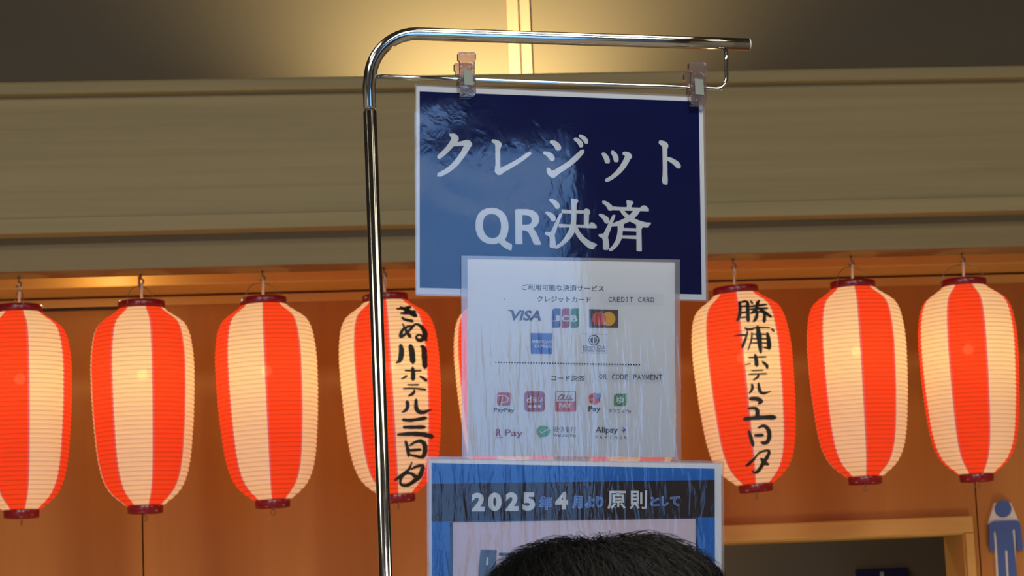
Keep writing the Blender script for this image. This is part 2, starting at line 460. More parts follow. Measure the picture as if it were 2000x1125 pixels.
def copy_tree(o, parent=None):
    c = o.copy(); COL.objects.link(c)
    if parent is not None: c.parent = parent
    for ch in list(o.children): copy_tree(ch, c)
    return c
def build_lantern():
    root = bpy.data.objects.new('paper_lantern', None); COL.objects.link(root)
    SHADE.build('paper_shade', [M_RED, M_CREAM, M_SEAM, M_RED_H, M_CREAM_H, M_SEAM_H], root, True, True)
    rt, rb = R_MAX * .45, R_MAX * .345
    MB().lathe(ring_profile(rt, rt * 1.02, H_BODY - 0.004, H_BODY + 0.016), 64).build('top_ring', M_CAP, root, True, True)
    MB().lathe(ring_profile(rb * 0.98, rb, -0.018, 0.003), 64).build('bottom_ring', M_CAP, root, True, True)
    bail = [(rt * 1.04 * math.cos(a), 0, H_BODY + 0.004 + 0.048 * math.sin(a) ** 0.8) for a in [math.pi * i / 20 for i in range(21)]]
    MB().tube(bail, 0.0009, 8).build('bail_wire', M_WIRE, root, True, True)
    MB().tube([(-rb * 0.95, 0, -0.012), (rb * 0.95, 0, -0.012)], 0.0015, 8).build('bottom_bar', M_WIRE, root, True, True)
    rg = [(0, 0, -0.014), (0, 0, -0.022)] + [(0.0065 * math.sin(a), 0, -0.0285 + 0.0065 * math.cos(a)) for a in [2 * math.pi * i / 20 for i in range(20)]]
    MB().tube(rg, 0.0009, 8).build('pull_ring', M_WIRE, root, True, True)
    bl = MB()
    pr = [(0.013 * math.sin(math.pi * i / 14) + 0.0002, H_BODY * .66 - 0.013 * math.cos(math.pi * i / 14)) for i in range(15)]
    bl.lathe(pr, 24).build('bulb', M_BULB, root, True, True)
    MB().tube([(0, 0, H_BODY * .66 + 0.0125), (0, 0, H_BODY * .66 + 0.045), (0, 0, H_BODY * .66 + 0.046), (0, 0, H_BODY + 0.01)], [0.008, 0.008, 0.002, 0.002], 12).build('bulb_socket', M_WIRE, root, True, True)
    return root
# measured: centre and height of the top ring, centre and foot of the bottom ring, stripe phase in degrees from the facing side
LANT = [
    (37, 597, 42, 1012, 10.5, 'red and white paper lantern at the far left, cut by the photo edge'),
    (276, 589, 284, 1003, -35, 'red and white paper lantern second from left, left of the plain one nearest the pole'),
    (514, 582, 533, 992, -47, 'plain red and white paper lantern immediately left of the chrome pole, bulb spot showing'),
    (752, 576, 778, 981, 2, 'paper lantern behind the chrome pole with long black brush writing down its white stripe'),
    (975, 569, 1006, 973, -20, 'paper lantern hidden behind the left half of the white payment sheet'),
    (1206, 562, 1240, 965, -35, 'paper lantern hidden behind the right half of the white payment sheet'),
    (1436, 561, 1477, 961, 2, 'paper lantern just right of the posters with black brush writing down its white stripe'),
    (1665, 550, 1690, 946, -41, 'plain red and white paper lantern between the written one and the far right one'),
    (1882, 546, 1908, 941, -68, 'red and white paper lantern at the far right with a red stripe facing front'),
]
HOOKL = ['wire hook under the beam above the lantern cut by the left photo edge', 'wire hook under the beam above the second lantern from the left',
         'wire hook under the beam above the third lantern from the left', 'wire hook under the beam above the written lantern behind the chrome pole',
         'wire hook under the beam hidden behind the navy poster, its left half', 'wire hook under the beam hidden behind the navy poster, its right half',
         'wire hook under the beam above the written lantern right of the posters', 'wire hook under the beam above the second lantern from the right',
         'wire hook under the beam above the far right lantern']
L_TOP, L_BOT = H_BODY + 0.016, -0.018
lroots = []
def lantern_frame(i):
    x0, y0, x1, y1, ph, lab = LANT[i]
    a, b = on_y(x0, y0, Y_LANT), on_y(x1, y1, Y_LANT)
    ax = (a - b); d = ax.length; ax.normalize()
    sc = d / (L_TOP - L_BOT)
    base = b - ax * (L_BOT * sc)
    view = (base - EYE); view.z = 0; view.normalize()
    # facing direction, perpendicular to the axis
    fx = (-view - ax * (-view).dot(ax)).normalized()
    return base, ax, sc, fx
def lantern_matrix(i, phase):
    base, ax, sc, fx = lantern_frame(i)
    rot = Matrix.Rotation(R(phase), 3, ax) @ fx
    yv = ax.cross(rot)
    m = Matrix((rot, yv, ax)).transposed().to_4x4()
    return Matrix.Translation(base) @ m @ Matrix.Scale(sc, 4)
proto = build_lantern()
for i in range(len(LANT)):
    o = proto if i == 0 else copy_tree(proto)
    # seen from the front, positive lateral offsets are to the right = counter-clockwise about the axis
    o.matrix_world = lantern_matrix(i, LANT[i][4])
    tag(o, LANT[i][5], 'lantern', 'red and white paper lanterns hung in a row under the beam')
    lroots.append(o)
    base, ax, sc, fx = lantern_frame(i)
    lamp('lantern_bulb_light', 'POINT', base + ax * (H_BODY * .66 * sc), 0.75, (1.0, 0.66, 0.26), 0.03)
    # hook screwed under the board with its cord
    top = base + ax * ((H_BODY + 0.052) * sc)
    zb = zs['bot']
    hk = empty('lantern_hook', (top.x, Y_LANT, zb), HOOKL[i], 'hook', 'hooks under the beam that hold the lanterns')
    hp = [(top.x, Y_LANT, zb + 0.004), (top.x, Y_LANT, zb - 0.012)] + [(top.x + 0.006 * math.sin(a), Y_LANT, zb - 0.018 + 0.006 * math.cos(a)) for a in [math.pi * k / 8 for k in range(0, 12)]]
    MB().tube(hp, 0.0022, 8).build('hook_wire', M_WIRE, hk, True)
    low = Vector((top.x + 0.001, Y_LANT, zb - 0.022))
    if low.z - top.z > 0.002:
        MB().tube([low, (low + top) / 2 + Vector((0.002, 0, 0)), top - Vector((0, 0, 0.035))], 0.0035, 8).build('cord', M_CORD, hk, True)

# brush writing on two of them
def smooth_path(p, k=5):
    out = []
    n = len(p)
    for i in range(n - 1):
        p0, p1, p2, p3 = p[max(0, i - 1)], p[i], p[i + 1], p[min(n - 1, i + 2)]
        for j in range(k):
            u = j / k
            out.append(tuple(0.5 * ((2 * b) + (-a + c) * u + (2 * a - 5 * b + 4 * c - d) * u * u + (-a + 3 * b - 3 * c + d) * u ** 3) for a, b, c, d in zip(p0, p1, p2, p3)))
    out.append(tuple(p[-1]))
    return out
def brush(i, strokes, ox, oy, name='brush_writing'):
    x0, y0, x1, y1, ph, lab = LANT[i]
    base, ax, sc, fx = lantern_frame(i)
    side = fx.cross(ax) * -1
    dx, dy = x1 - x0, y1 - y0
    Lp = math.hypot(dx, dy); ux, uy = dx / Lp, dy / Lp
    pxm = Lp / (L_TOP - L_BOT)          # picture units per lantern metre
    mb = MB()
    lay = 0
    inv = lroots[i].matrix_world.inverted()
    def surf(px, py, e):
        qx, qy = px - x0, py - y0
        along = (qx * ux + qy * uy) / pxm
        lat = (qx * uy * 1.0 - qy * ux) / pxm
        z = L_TOP - along
        tt = min(1, max(0, 1 - z / H_BODY))
        r = prof(tt) * R_MAX + 0.0006 + e
        s = max(-0.98, min(0.98, lat / r))
        an = math.asin(s)
        return base + (ax * z + (fx * math.cos(an) + side * math.sin(an)) * r) * sc
    for st in strokes:
        lay += 1
        P = smooth_path([(ox + a / 5.625, oy + b / 5.625, c / 5.625 / 2) for a, b, c in st])
        n = len(P); b0 = len(mb.v)
        e = lay * 0.00002
        for k, (x, y, wd) in enumerate(P):
            a, b = P[max(0, k - 1)], P[min(n - 1, k + 1)]
            tx, ty = b[0] - a[0], b[1] - a[1]; l = math.hypot(tx, ty) or 1
            nx, ny = -ty / l, tx / l
            wd *= 1.7 * (1 + 0.06 * math.sin(k * 1.7 + lay))
            if k in (0, n - 1): wd *= 0.75
            for q in (-1, -0.33, 0.33, 1):
                mb.v.append(surf(x + nx * wd * q, y + ny * wd * q, e))
        for k in range(n - 1):
            for q in range(3):
                c = b0 + k * 4 + q
                mb.f.append((c, c + 1, c + 5, c + 4)); mb.m.append(0)
        # round ends
        for k in (0, n - 1):
            x, y, wd = P[k]
            c = len(mb.v); mb.v.append(surf(x, y, e + 0.00001))
            for q in range(12):
                an = q * math.pi / 6
                mb.v.append(surf(x + wd * 0.95 * math.cos(an), y + wd * 0.95 * math.sin(an), e + 0.00001))
            for q in range(12):
                mb.f.append((c, c + 1 + q, c + 1 + (q + 1) % 12)); mb.m.append(0)
    v = [inv @ p for p in mb.v]
    mesh_obj(name, v, mb.f, M_INK, lroots[i], mb.m, False, True)
A = [[(140,132,14),(215,122,20),(290,95,26)], [(180,186,14),(260,176,24),(345,150,26)], [(178,100,12),(240,140,32),(300,175,36),(352,206,30)], [(195,236,16),(240,258,20),(315,268,24)],
     [(205,302,8),(225,350,16),(260,410,24),(288,446,26)], [(330,322,12),(258,335,16),(202,378,20),(182,432,22),(188,450,20),(235,418,18),(290,360,18),(345,302,16),(402,318,24),(442,372,36),(446,432,34),(410,470,26),(372,476,22),(352,448,16),(368,422,14),(402,420,16),(438,450,26),(468,470,18)],
     [(182,538,24),(192,600,34),(186,670,34),(170,712,26),(130,738,6)], [(288,538,30),(304,600,38),(310,680,38),(315,726,36)], [(402,540,20),(434,562,34),(440,640,38),(446,770,34)],
     [(228,815,11),(310,815,12),(405,808,12)], [(312,778,20),(318,850,28),(315,912,30)], [(250,868,14),(225,890,14),(190,907,8)], [(388,868,12),(430,890,20),(465,913,22)],
     [(255,968,10),(320,967,12),(380,962,12)], [(210,1012,12),(330,1005,12),(455,1010,16)], [(330,1020,12),(320,1055,20),(265,1090,12)],
     [(252,1144,24),(258,1200,24),(235,1244,20),(195,1264,8)], [(350,1119,18),(350,1209,28),(375,1249,28),(420,1257,26),(470,1239,18),(520,1217,5)],
     [(205,1344,22),(300,1347,22),(460,1314,24)], [(212,1424,20),(320,1421,24),(445,1414,24)], [(150,1504,18),(300,1491,28),(420,1494,30),(530,1509,34)],
     [(235,1569,18),(255,1639,24),(270,1729,22)], [(280,1619,14),(340,1579,18),(400,1567,26),(440,1599,32),(445,1669,32),(430,1719,28),(400,1742,20)], [(275,1670,18),(330,1664,20),(400,1655,18)], [(275,1714,14),(340,1726,18),(400,1738,20)],
     [(305,1789,8),(270,1869,18),(200,1929,24),(120,1981,16)], [(295,1869,12),(350,1837,18),(422,1824,20),(415,1869,28),(385,1939,30),(330,1985,26),(260,2029,22),(190,2026,18),(182,1974,18),(230,1919,14),(290,1909,18),(340,1939,26),(385,1950,26)]]
brush(3, A, 750, 590)
C = [[(140,108,20),(148,200,22),(135,290,22),(110,325,14)], [(140,118,16),(220,105,20),(230,200,24),(235,330,24)], [(150,165,12),(220,160,14)], [(150,235,12),(225,225,14)], [(150,290,10),(225,283,12)],
     [(258,90,10),(280,125,18)], [(352,80,14),(335,130,20),(320,152,18)], [(240,165,14),(330,150,16),(435,125,14)], [(250,196,12),(330,185,16),(445,170,16)], [(330,100,14),(320,190,22),(262,242,14)], [(350,170,16),(410,220,24),(485,267,18)], [(270,232,14),(400,222,18),(406,330,24)], [(335,210,16),(320,290,22),(290,332,14)],
     [(198,404,12),(240,418,18),(290,412,14)], [(80,492,8),(150,482,12),(220,482,14)], [(228,440,12),(215,500,14),(172,612,22)], [(215,428,10),(330,397,12),(470,388,8)], [(490,400,16),(510,425,16)], [(335,378,18),(352,500,36),(370,672,18)], [(275,450,10),(270,530,12),(235,645,8)], [(440,448,18),(455,530,28),(460,622,28)], [(275,470,10),(440,464,12)], [(275,520,9),(440,515,11)], [(270,566,9),(440,560,11)], [(395,608,10),(460,620,14)],
     [(240,726,10),(430,712,10)], [(310,690,18),(322,760,26),(325,812,26)], [(200,802,6),(260,790,9)], [(385,765,14),(430,800,22),(440,836,16)],
     [(270,866,8),(395,858,10)], [(240,905,10),(435,893,12)], [(345,905,14),(335,935,16),(290,966,10)],
     [(275,1010,16),(280,1060,18),(245,1110,10)], [(345,995,14),(360,1080,22),(400,1105,18),(480,1080,6)],
     [(250,1168,22),(320,1166,28),(375,1192,26),(340,1222,10)], [(235,1270,14),(310,1268,22),(335,1302,28),(330,1360,26)], [(190,1385,26),(330,1369,28),(525,1358,32)],
     [(240,1508,16),(265,1582,24),(290,1668,20)], [(340,1478,12),(400,1453,20),(450,1492,28),(460,1572,28),(430,1632,24),(375,1632,20)], [(305,1558,20),(395,1553,22)],
     [(360,1726,8),(310,1792,14),(250,1852,20),(210,1882,12)], [(340,1752,10),(400,1722,14),(455,1717,18),(450,1762,22),(400,1842,26),(350,1922,22),(310,1947,16),(275,1932,10)], [(370,1797,14),(410,1842,30),(455,1862,14)]]
brush(6, C, 1420, 580)

# ------------------------------------------------------------------ the sign stand's plane
Ud = (CAM_R @ Vector((4.44, -0.106, -1))).normalized()
Nd = Ud.cross(Vector((0, 0, 1))).normalized()      # towards the viewer
P0 = EYE + ray(1095, 375) * 2.4
def S(px, py, e=0.0):
    d = ray(px, py)
    p = EYE + d * ((P0 - EYE).dot(Nd) / d.dot(Nd))
    return p + Nd * e
SCALE = (S(1195, 375) - S(995, 375)).length / 200       # metres per unit on the plane

# stand
pb = S(737, 640)
foot = Vector((pb.x, pb.y, 0))
stand = empty('sign_stand', foot, 'chrome tube sign stand with a curved top arm holding the payment signs', 'stand')
rt = 12.2 * SCALE
zj = S(722, 216).z
MB().tube([(pb.x, pb.y, 0.02), (pb.x, pb.y, 1.0), (pb.x, pb.y, zj - 0.0012)], rt * 1.02, 32).build('pole', M_CHROME, stand, True)
jo = MB().tube([(pb.x, pb.y, zj - 0.0015), (pb.x, pb.y, zj + 0.001)], rt * 0.86, 32)
jo.build('joint_gap', M_DARK, stand, True)
top = Vector((pb.x, pb.y, 0))
bend = [Vector((pb.x, pb.y, zj + 0.001)), Vector((pb.x, pb.y, zj + 0.0035)), Vector((pb.x, pb.y, S(723, 170).z))]
cc = S(813, 156)
h = (S(813, 66) - cc); l = (S(722.5, 156) - cc)
zc = cc.z
for k in range(13):
    a = math.pi / 2 * k / 12
    bend.append(cc + l * math.cos(a) + h * math.sin(a))
bend += [S(900, 68.8), S(1100, 75.3), S(1300, 81.7), S(1462, 87)]
MB().tube(bend, [rt * 0.93, rt] + [rt] * (len(bend) - 2), 32).build('top_arm', M_CHROME, stand, True)
ec = S(1462, 87); ed = (S(1464, 87) - ec).normalized()
MB().tube([ec, ec + ed * 0.0012], [rt, rt * 0.92], 32).build('end_cap', plain('grey_end_cap', (0.45, 0.46, 0.44), 0.5), stand, True)
rod = [S(728, 149.2), S(900, 155.3), S(1100, 162.8), S(1300, 169.5), S(1398, 174.2)]
for k in range(1, 8):
    a = math.pi / 2 * k / 8
    rod.append(S(1398 + 21 * math.sin(a), 174.4 - 21 * (1 - math.cos(a))))
rod += [S(1419.5, 150), S(1418.5, 120), S(1417.5, 92)]
rr_ = 4.4 * SCALE
MB().tube(rod, rr_, 20).build('hanging_rod', M_CHROME, stand, True)
MB().lathe([(0.001, 0.024), (0.03, 0.024), (0.15, 0.012), (0.16, 0.006), (0.16, 0), (0.001, 0)], 48).build('base_plate', M_CHROME, stand, True, True)

# ------------------------------------------------------------------ printing helpers
def text2d(s, bold=0.0, shear=0.0, res=4, space=1.0):
    cu = bpy.data.curves.new('t', 'FONT'); cu.body = s; cu.size = 1; cu.offset = bold; cu.shear = shear; cu.resolution_u = res
    cu.space_character = space
    ob = bpy.data.objects.new('t', cu); COL.objects.link(ob)
    dg = bpy.context.evaluated_depsgraph_get(); dg.update()
    ev = ob.evaluated_get(dg); me = ev.to_mesh()
    v = [(p.co.x, p.co.y) for p in me.vertices]; f = [tuple(q.vertices) for q in me.polygons]
    ev.to_mesh_clear(); bpy.data.objects.remove(ob); bpy.data.curves.remove(cu)
    return v, f
class Print:
    """flat printing collected on the sheet's own surface, many inks, one mesh"""
    def __init__(s, base): s.base = base; s.mb = MB(); s.mats = []; s.n = 0
    def ink(s, m):
        if m not in s.mats: s.mats.append(m)
        return s.mats.index(m)
    def e(s): s.n += 1; return s.base + 0.00003 * s.n
    def poly(s, pts, m, holes=(), e=None):
        e = s.e() if e is None else e
        loops = [[Vector((p[0], -p[1], 0)) for p in pts]] + [[Vector((p[0], -p[1], 0)) for p in h] for h in holes]
        allp = [p for l in loops for p in l]
        tri = tessellate_polygon(loops)
        f = []
        for q in tri:
            a, b, c = (allp[i] for i in q)
            f.append(tuple(q) if (b - a).cross(c - a).z > 0 else tuple(reversed(q)))
        s.mb.add([S(p.x, -p.y, e) for p in allp], f, s.ink(m)); return s
    def rect(s, x0, y0, x1, y1, m, slope=0.0):
        return s.poly([(x0, y0), (x1, y0 + slope * (x1 - x0)), (x1, y1 + slope * (x1 - x0)), (x0, y1)], m)
    def rrect(s, x0, y0, x1, y1, r, m, slope=0.02, corners=(1, 1, 1, 1), inner=None):
        def out(x0, y0, x1, y1, r):
            pts = []
            for (cx, cy, a0, on) in ((x1 - r, y0 + r, -90, corners[1]), (x1 - r, y1 - r, 0, corners[2]), (x0 + r, y1 - r, 90, corners[3]), (x0 + r, y0 + r, 180, corners[0])):
                if on:
                    for k in range(7):
                        a = R(a0 + 15 * k); pts.append((cx + r * math.cos(a), cy + r * math.sin(a)))
                else:
                    a = R(a0 + 45); pts.append((cx + r * math.copysign(1, math.cos(a)), cy + r * math.copysign(1, math.sin(a))))
            return [(x, y + slope * (x - x0)) for x, y in pts]
        hl = [out(x0 + inner, y0 + inner, x1 - inner, y1 - inner, max(0.3, r - inner))] if inner else ()
        return s.poly(out(x0, y0, x1, y1, r), m, hl)
    def disc(s, x, y, rx, m, ry=None, n=28, inner=None):
        ry = ry or rx
        hl = [[(x + inner * math.cos(2 * math.pi * k / n), y + inner * math.sin(2 * math.pi * k / n)) for k in range(n)]] if inner else ()
        return s.poly([(x + rx * math.cos(2 * math.pi * k / n), y + ry * math.sin(2 * math.pi * k / n)) for k in range(n)], m, hl)
    def line(s, pts, wd, m):
        P = smooth_path([(x, y, wd) for x, y in pts], 6) if len(pts) > 2 else [(x, y, wd) for x, y in pts]
        n = len(P); Lp, Rp = [], []
        e = s.e()
        vs = []
        for k, (x, y, q) in enumerate(P):
            a, b = P[max(0, k - 1)], P[min(n - 1, k + 1)]
            tx, ty = b[0] - a[0], b[1] - a[1]; l = math.hypot(tx, ty) or 1
            vs += [S(x + ty / l * wd / 2, y - tx / l * wd / 2, e), S(x - ty / l * wd / 2, y + tx / l * wd / 2, e)]
        s.mb.add(vs, [(2 * k, 2 * k + 1, 2 * k + 3, 2 * k + 2) for k in range(n - 1)], s.ink(m)); return s
    def text(s, t, x0, y0, x1, y1, m, bold=0.0, shear=0.0, slope=0.02, e=None, space=1.0):
        v, f = text2d(t, bold, shear, space=space)
        if not v: return s
        xa, xb = min(p[0] for p in v), max(p[0] for p in v); ya, yb = min(p[1] for p in v), max(p[1] for p in v)
        e = s.e() if e is None else e
        def q(p):
            x = x0 + (p[0] - xa) / (xb - xa) * (x1 - x0)
            y = y1 - (p[1] - ya) / (yb - ya) * (y1 - y0)
            return S(x, y + slope * (x - x0), e)
        s.mb.add([q(p) for p in v], f, s.ink(m)); return s
    def mono(s, t, x0, y0, x1, y1, m, bold=0.0, slope=0.02):
        n = len(t); cw = (x1 - x0) / (n - 0.1)
        for i, ch in enumerate(t):
            if ch == ' ': continue
            if ch in 'IM':
                a = x0 + i * cw + cw * 0.05; b = a + cw * 0.8; dy = slope * (a - x0); t_, u_ = y0 + dy, y1 + dy; lw = 0.95
                if ch == 'I':
                    c = (a + b) / 2; k = cw * 0.22
                    s.line([(c, t_), (c, u_)], lw, m).line([(c - k, t_ + lw / 2), (c + k, t_ + lw / 2)], lw, m).line([(c - k, u_ - lw / 2), (c + k, u_ - lw / 2)], lw, m)
                else:
                    s.line([(a + .4, u_), (a + .4, t_)], lw, m).line([(b - .4, u_), (b - .4, t_)], lw, m).line([(a + .3, t_), ((a + b) / 2, u_ - 2)], lw, m).line([(b - .3, t_), ((a + b) / 2, u_ - 2)], lw, m)
                continue
            a = x0 + i * cw; wd = cw * (0.82 if ch not in 'I' else 0.6)
            s.text(ch, a + (cw * 0.9 - wd) / 2, y0 + slope * (a - x0), a + (cw * 0.9 + wd) / 2, y1 + slope * (a - x0), m, bold, 0, slope)
        return s
    def build(s, name, parent):
        return s.mb.build(name, s.mats, parent)
def sheet(parent, name, q, e, th, mat, nx=1, ny=1, rad=0.0):
    """solid sheet over the quad q = TL TR BR BL, front face at offset e"""
    mb = MB()
    def pt(u, v):
        x = (q[0][0] * (1 - u) + q[1][0] * u) * (1 - v) + (q[3][0] * (1 - u) + q[2][0] * u) * v
        y = (q[0][1] * (1 - u) + q[1][1] * u) * (1 - v) + (q[3][1] * (1 - u) + q[2][1] * u) * v
        return x, y
    loop = [(0, 0), (1, 0), (1, 1), (0, 1)]
    if rad:
        W = math.dist(q[0], q[1]); H = math.dist(q[0], q[3]); loop = []
        for cx, cy, a0 in ((1 - rad / W, rad / H, -90), (1 - rad / W, 1 - rad / H, 0), (rad / W, 1 - rad / H, 90), (rad / W, rad / H, 180)):
            for k in range(5):
                a = R(a0 + 22.5 * k); loop.append((cx + rad / W * math.cos(a), cy + rad / H * math.sin(a)))
    n = len(loop)
    v = [S(*pt(*l), e) for l in loop] + [S(*pt(*l), e - th) for l in loop]
    f = [tuple(reversed(range(n))), tuple(range(n, 2 * n))] + [(i, (i + 1) % n, n + (i + 1) % n, n + i) for i in range(n)]
    if not th: v = v[:n]; f = f[:1]
    return mb.add(v, f).build(name, mat, parent)

def sealed_edge(parent, outer, inner, e):
    mb = MB(); n = 4
    vo = [S(*p, e) for p in outer]; vi = [S(*p, e) for p in inner]
    mb.add(vo + vi, [(k, n + k, n + (k + 1) % n, (k + 1) % n) for k in range(n)])
    return mb.build('sealed_edge', FILM_EDGE, parent)
def shrink(q, d):
    return [(q[0][0] + d, q[0][1] + d), (q[1][0] - d, q[1][1] + d), (q[2][0] - d, q[2][1] - d), (q[3][0] + d, q[3][1] - d)]
FILM_EDGE = clear('laminate_border', (0.95, 0.92, 0.92), 1.0, 0.15, [], 0.42)
# ------------------------------------------------------------------ blue poster
INK_NAVY = plain('navy_ink', (0.004, 0.009, 0.075), 0.6, 0, 0.0)
INK_WHITE = plain('print_white', (0.74, 0.75, 0.72), 0.6, 0, 0.0)
bq = [(812.7, 167.5), (1373, 190), (1379, 586), (813.5, 573.5)]
bl = empty('laminated_poster', S(1095, 580), 'large navy laminated poster with white lettering clipped to the top rod', 'poster', None)
sheet(bl, 'paper', bq, 0.0, 0.0003, M_PAPER)
sheet(bl, 'laminate', [(808.5, 164), (1377, 185.5), (1384, 590.5), (810.5, 578)], 0.0011, 0, FILM_BLUE, rad=8)
sealed_edge(bl, shrink([(808.5, 164), (1377, 185.5), (1384, 590.5), (810.5, 578)], 1), bq, 0.0009)
p = Print(0.0001)
p.poly([(819.6, 178.7), (1364.7, 198.4), (1370.5, 575), (819.8, 562)], INK_NAVY)
p.build('navy_field', bl)
def tr(pts, ox, oy, k): return [(ox + x / k, oy + y / k) for x, y in pts]
D2 = 1923
KANA = [
 [(290,85),(365,82),(400,105),(428,140),(430,185),(405,208),(445,205),(510,190),(545,176),(600,190),(632,235),(628,270),(605,290),(560,370),(500,455),(440,535),(370,605),(290,665),(180,725),(150,732),(105,728),(108,690),(130,670),(230,615),(320,540),(400,450),(465,350),(510,265),(440,272),(355,275),(310,325),(250,385),(180,440),(150,465),(115,460),(103,435),(115,410),(180,345),(240,285),(290,215),(325,150),(292,122)],
 [(922,190),(935,172),(985,175),(1040,195),(1075,232),(1075,265),(1060,295),(1053,330),(1055,600),(1130,565),(1250,505),(1370,430),(1440,380),(1480,360),(1515,365),(1523,385),(1500,412),(1420,475),(1310,550),(1200,615),(1110,665),(1080,690),(1060,705),(1015,707),(985,680),(970,650),(975,590),(982,560),(978,260),(965,235),(930,220)],
 [(1797,210),(1805,188),(1850,185),(1900,202),(1945,240),(1968,280),(1965,320),(1945,337),(1900,338),(1880,315),(1860,275),(1825,240),(1800,225)],
 [(1695,375),(1705,352),(1760,352),(1815,372),(1855,405),(1872,440),(1870,475),(1850,495),(1810,495),(1790,470),(1760,430),(1720,400),(1700,390)],
 [(1750,605),(1765,598),(1790,600),(1815,630),(1835,642),(1870,630),(1923,595),(D2+120,525),(D2+220,440),(D2+300,365),(D2+345,325),(D2+385,322),(D2+394,345),(D2+390,375),(D2+300,480),(D2+200,565),(D2+100,635),(D2,700),(1895,725),(1870,747),(1825,747),(1785,720),(1758,680),(1750,640)],
]
KANA2 = [
 [(233,165),(250,143),(290,148),(340,180),(370,220),(378,255),(372,285),(350,293),(320,290),(300,250),(270,210),(237,185)],
 [(307,130),(312,98),(350,100),(400,125),(440,165),(452,200),(448,232),(430,240),(400,233),(375,190),(340,155)],
 [(653,395),(662,370),(695,367),(735,400),(765,440),(778,480),(775,520),(762,535),(712,532),(700,510),(690,470),(665,420)],
 [(792,370),(800,340),(830,338),(865,365),(895,405),(908,445),(908,490),(893,515),(845,512),(832,480),(820,430),(798,390)],
 [(965,380),(975,357),(1020,352),(1075,370),(1108,410),(1110,445),(1085,470),(1060,520),(1010,600),(950,670),(880,730),(800,785),(750,808),(708,808),(704,775),(720,758),(790,720),(860,655),(920,580),(970,500),(1005,420),(970,402)],
 [(1508,215),(1520,190),(1560,188),(1615,205),(1650,240),(1656,275),(1650,300),(1640,315),(1640,437),(1690,443),(1750,470),(1810,510),(1842,555),(1842,590),(1825,610),(1785,607),(1755,575),(1700,525),(1640,492),(1642,700),(1648,760),(1645,840),(1632,852),(1580,845),(1560,805),(1558,770),(1568,720),(1572,600),(1565,290),(1550,265),(1515,240)],
]
p = Print(0.0002)
P1 = [tr(q, 840, 250, 7.692) for q in KANA]; P2 = [tr(q, 1090, 250, 7.692) for q in KANA2]
for ch in (P1[:1], P1[1:2], P1[2:] + P2[:2], P2[2:5], P2[5:]):
    p = Print(0.0002)
    for q in ch: p.poly(q, INK_WHITE)
    p.build('katakana_letter', bl)
def dense(pts):
    P = [(x, y) for x, y in pts] + [pts[0]]
    return [(a, b) for a, b in smooth_path(P, 3)][:-1]
QO = [(478,242),(570,255),(660,300),(730,380),(770,480),(782,590),(770,690),(735,790),(705,830),(770,875),(840,910),(845,950),(835,1015),(820,1025),(760,1005),(690,965),(640,920),(605,885),(540,908),(470,912),(370,890),(280,840),(215,760),(180,660),(172,570),(182,460),(220,365),(290,290),(380,250)]
QI = [(475,355),(550,370),(610,430),(640,520),(642,610),(625,700),(585,765),(530,795),(470,800),(410,780),(355,730),(320,650),(310,560),(318,470),(350,400),(410,362)]
RO = [(900,300),(915,270),(950,265),(1130,268),(1230,290),(1310,350),(1342,430),(1335,510),(1295,575),(1230,618),(1280,680),(1330,790),(1378,905),(1365,922),(1260,920),(1235,895),(1190,780),(1140,690),(1095,658),(1030,655),(1035,900),(1020,912),(920,910),(903,895)]
RI = [(1032,375),(1120,378),(1180,405),(1205,460),(1195,515),(1160,545),(1100,552),(1032,552)]
K9 = 9.374
KETSU_L = [
 [(1518,105),(1530,75),(1585,80),(1650,112),(1705,160),(1718,200),(1710,245),(1690,265),(1650,262),(1630,235),(1595,180),(1550,140)],
 [(1452,330),(1465,310),(1520,315),(1585,345),(1632,390),(1645,430),(1638,475),(1615,492),(1565,488),(1550,450),(1510,395),(1460,350)],
 [(1720,340),(1760,342),(1765,365),(1700,530),(1625,740),(1635,830),(1645,900),(1640,970),(1625,985),(1550,978),(1530,955),(1532,800),(1520,765),(1450,735),(1450,690),(1480,683),(1535,690),(1570,650),(1630,520),(1690,390)]]
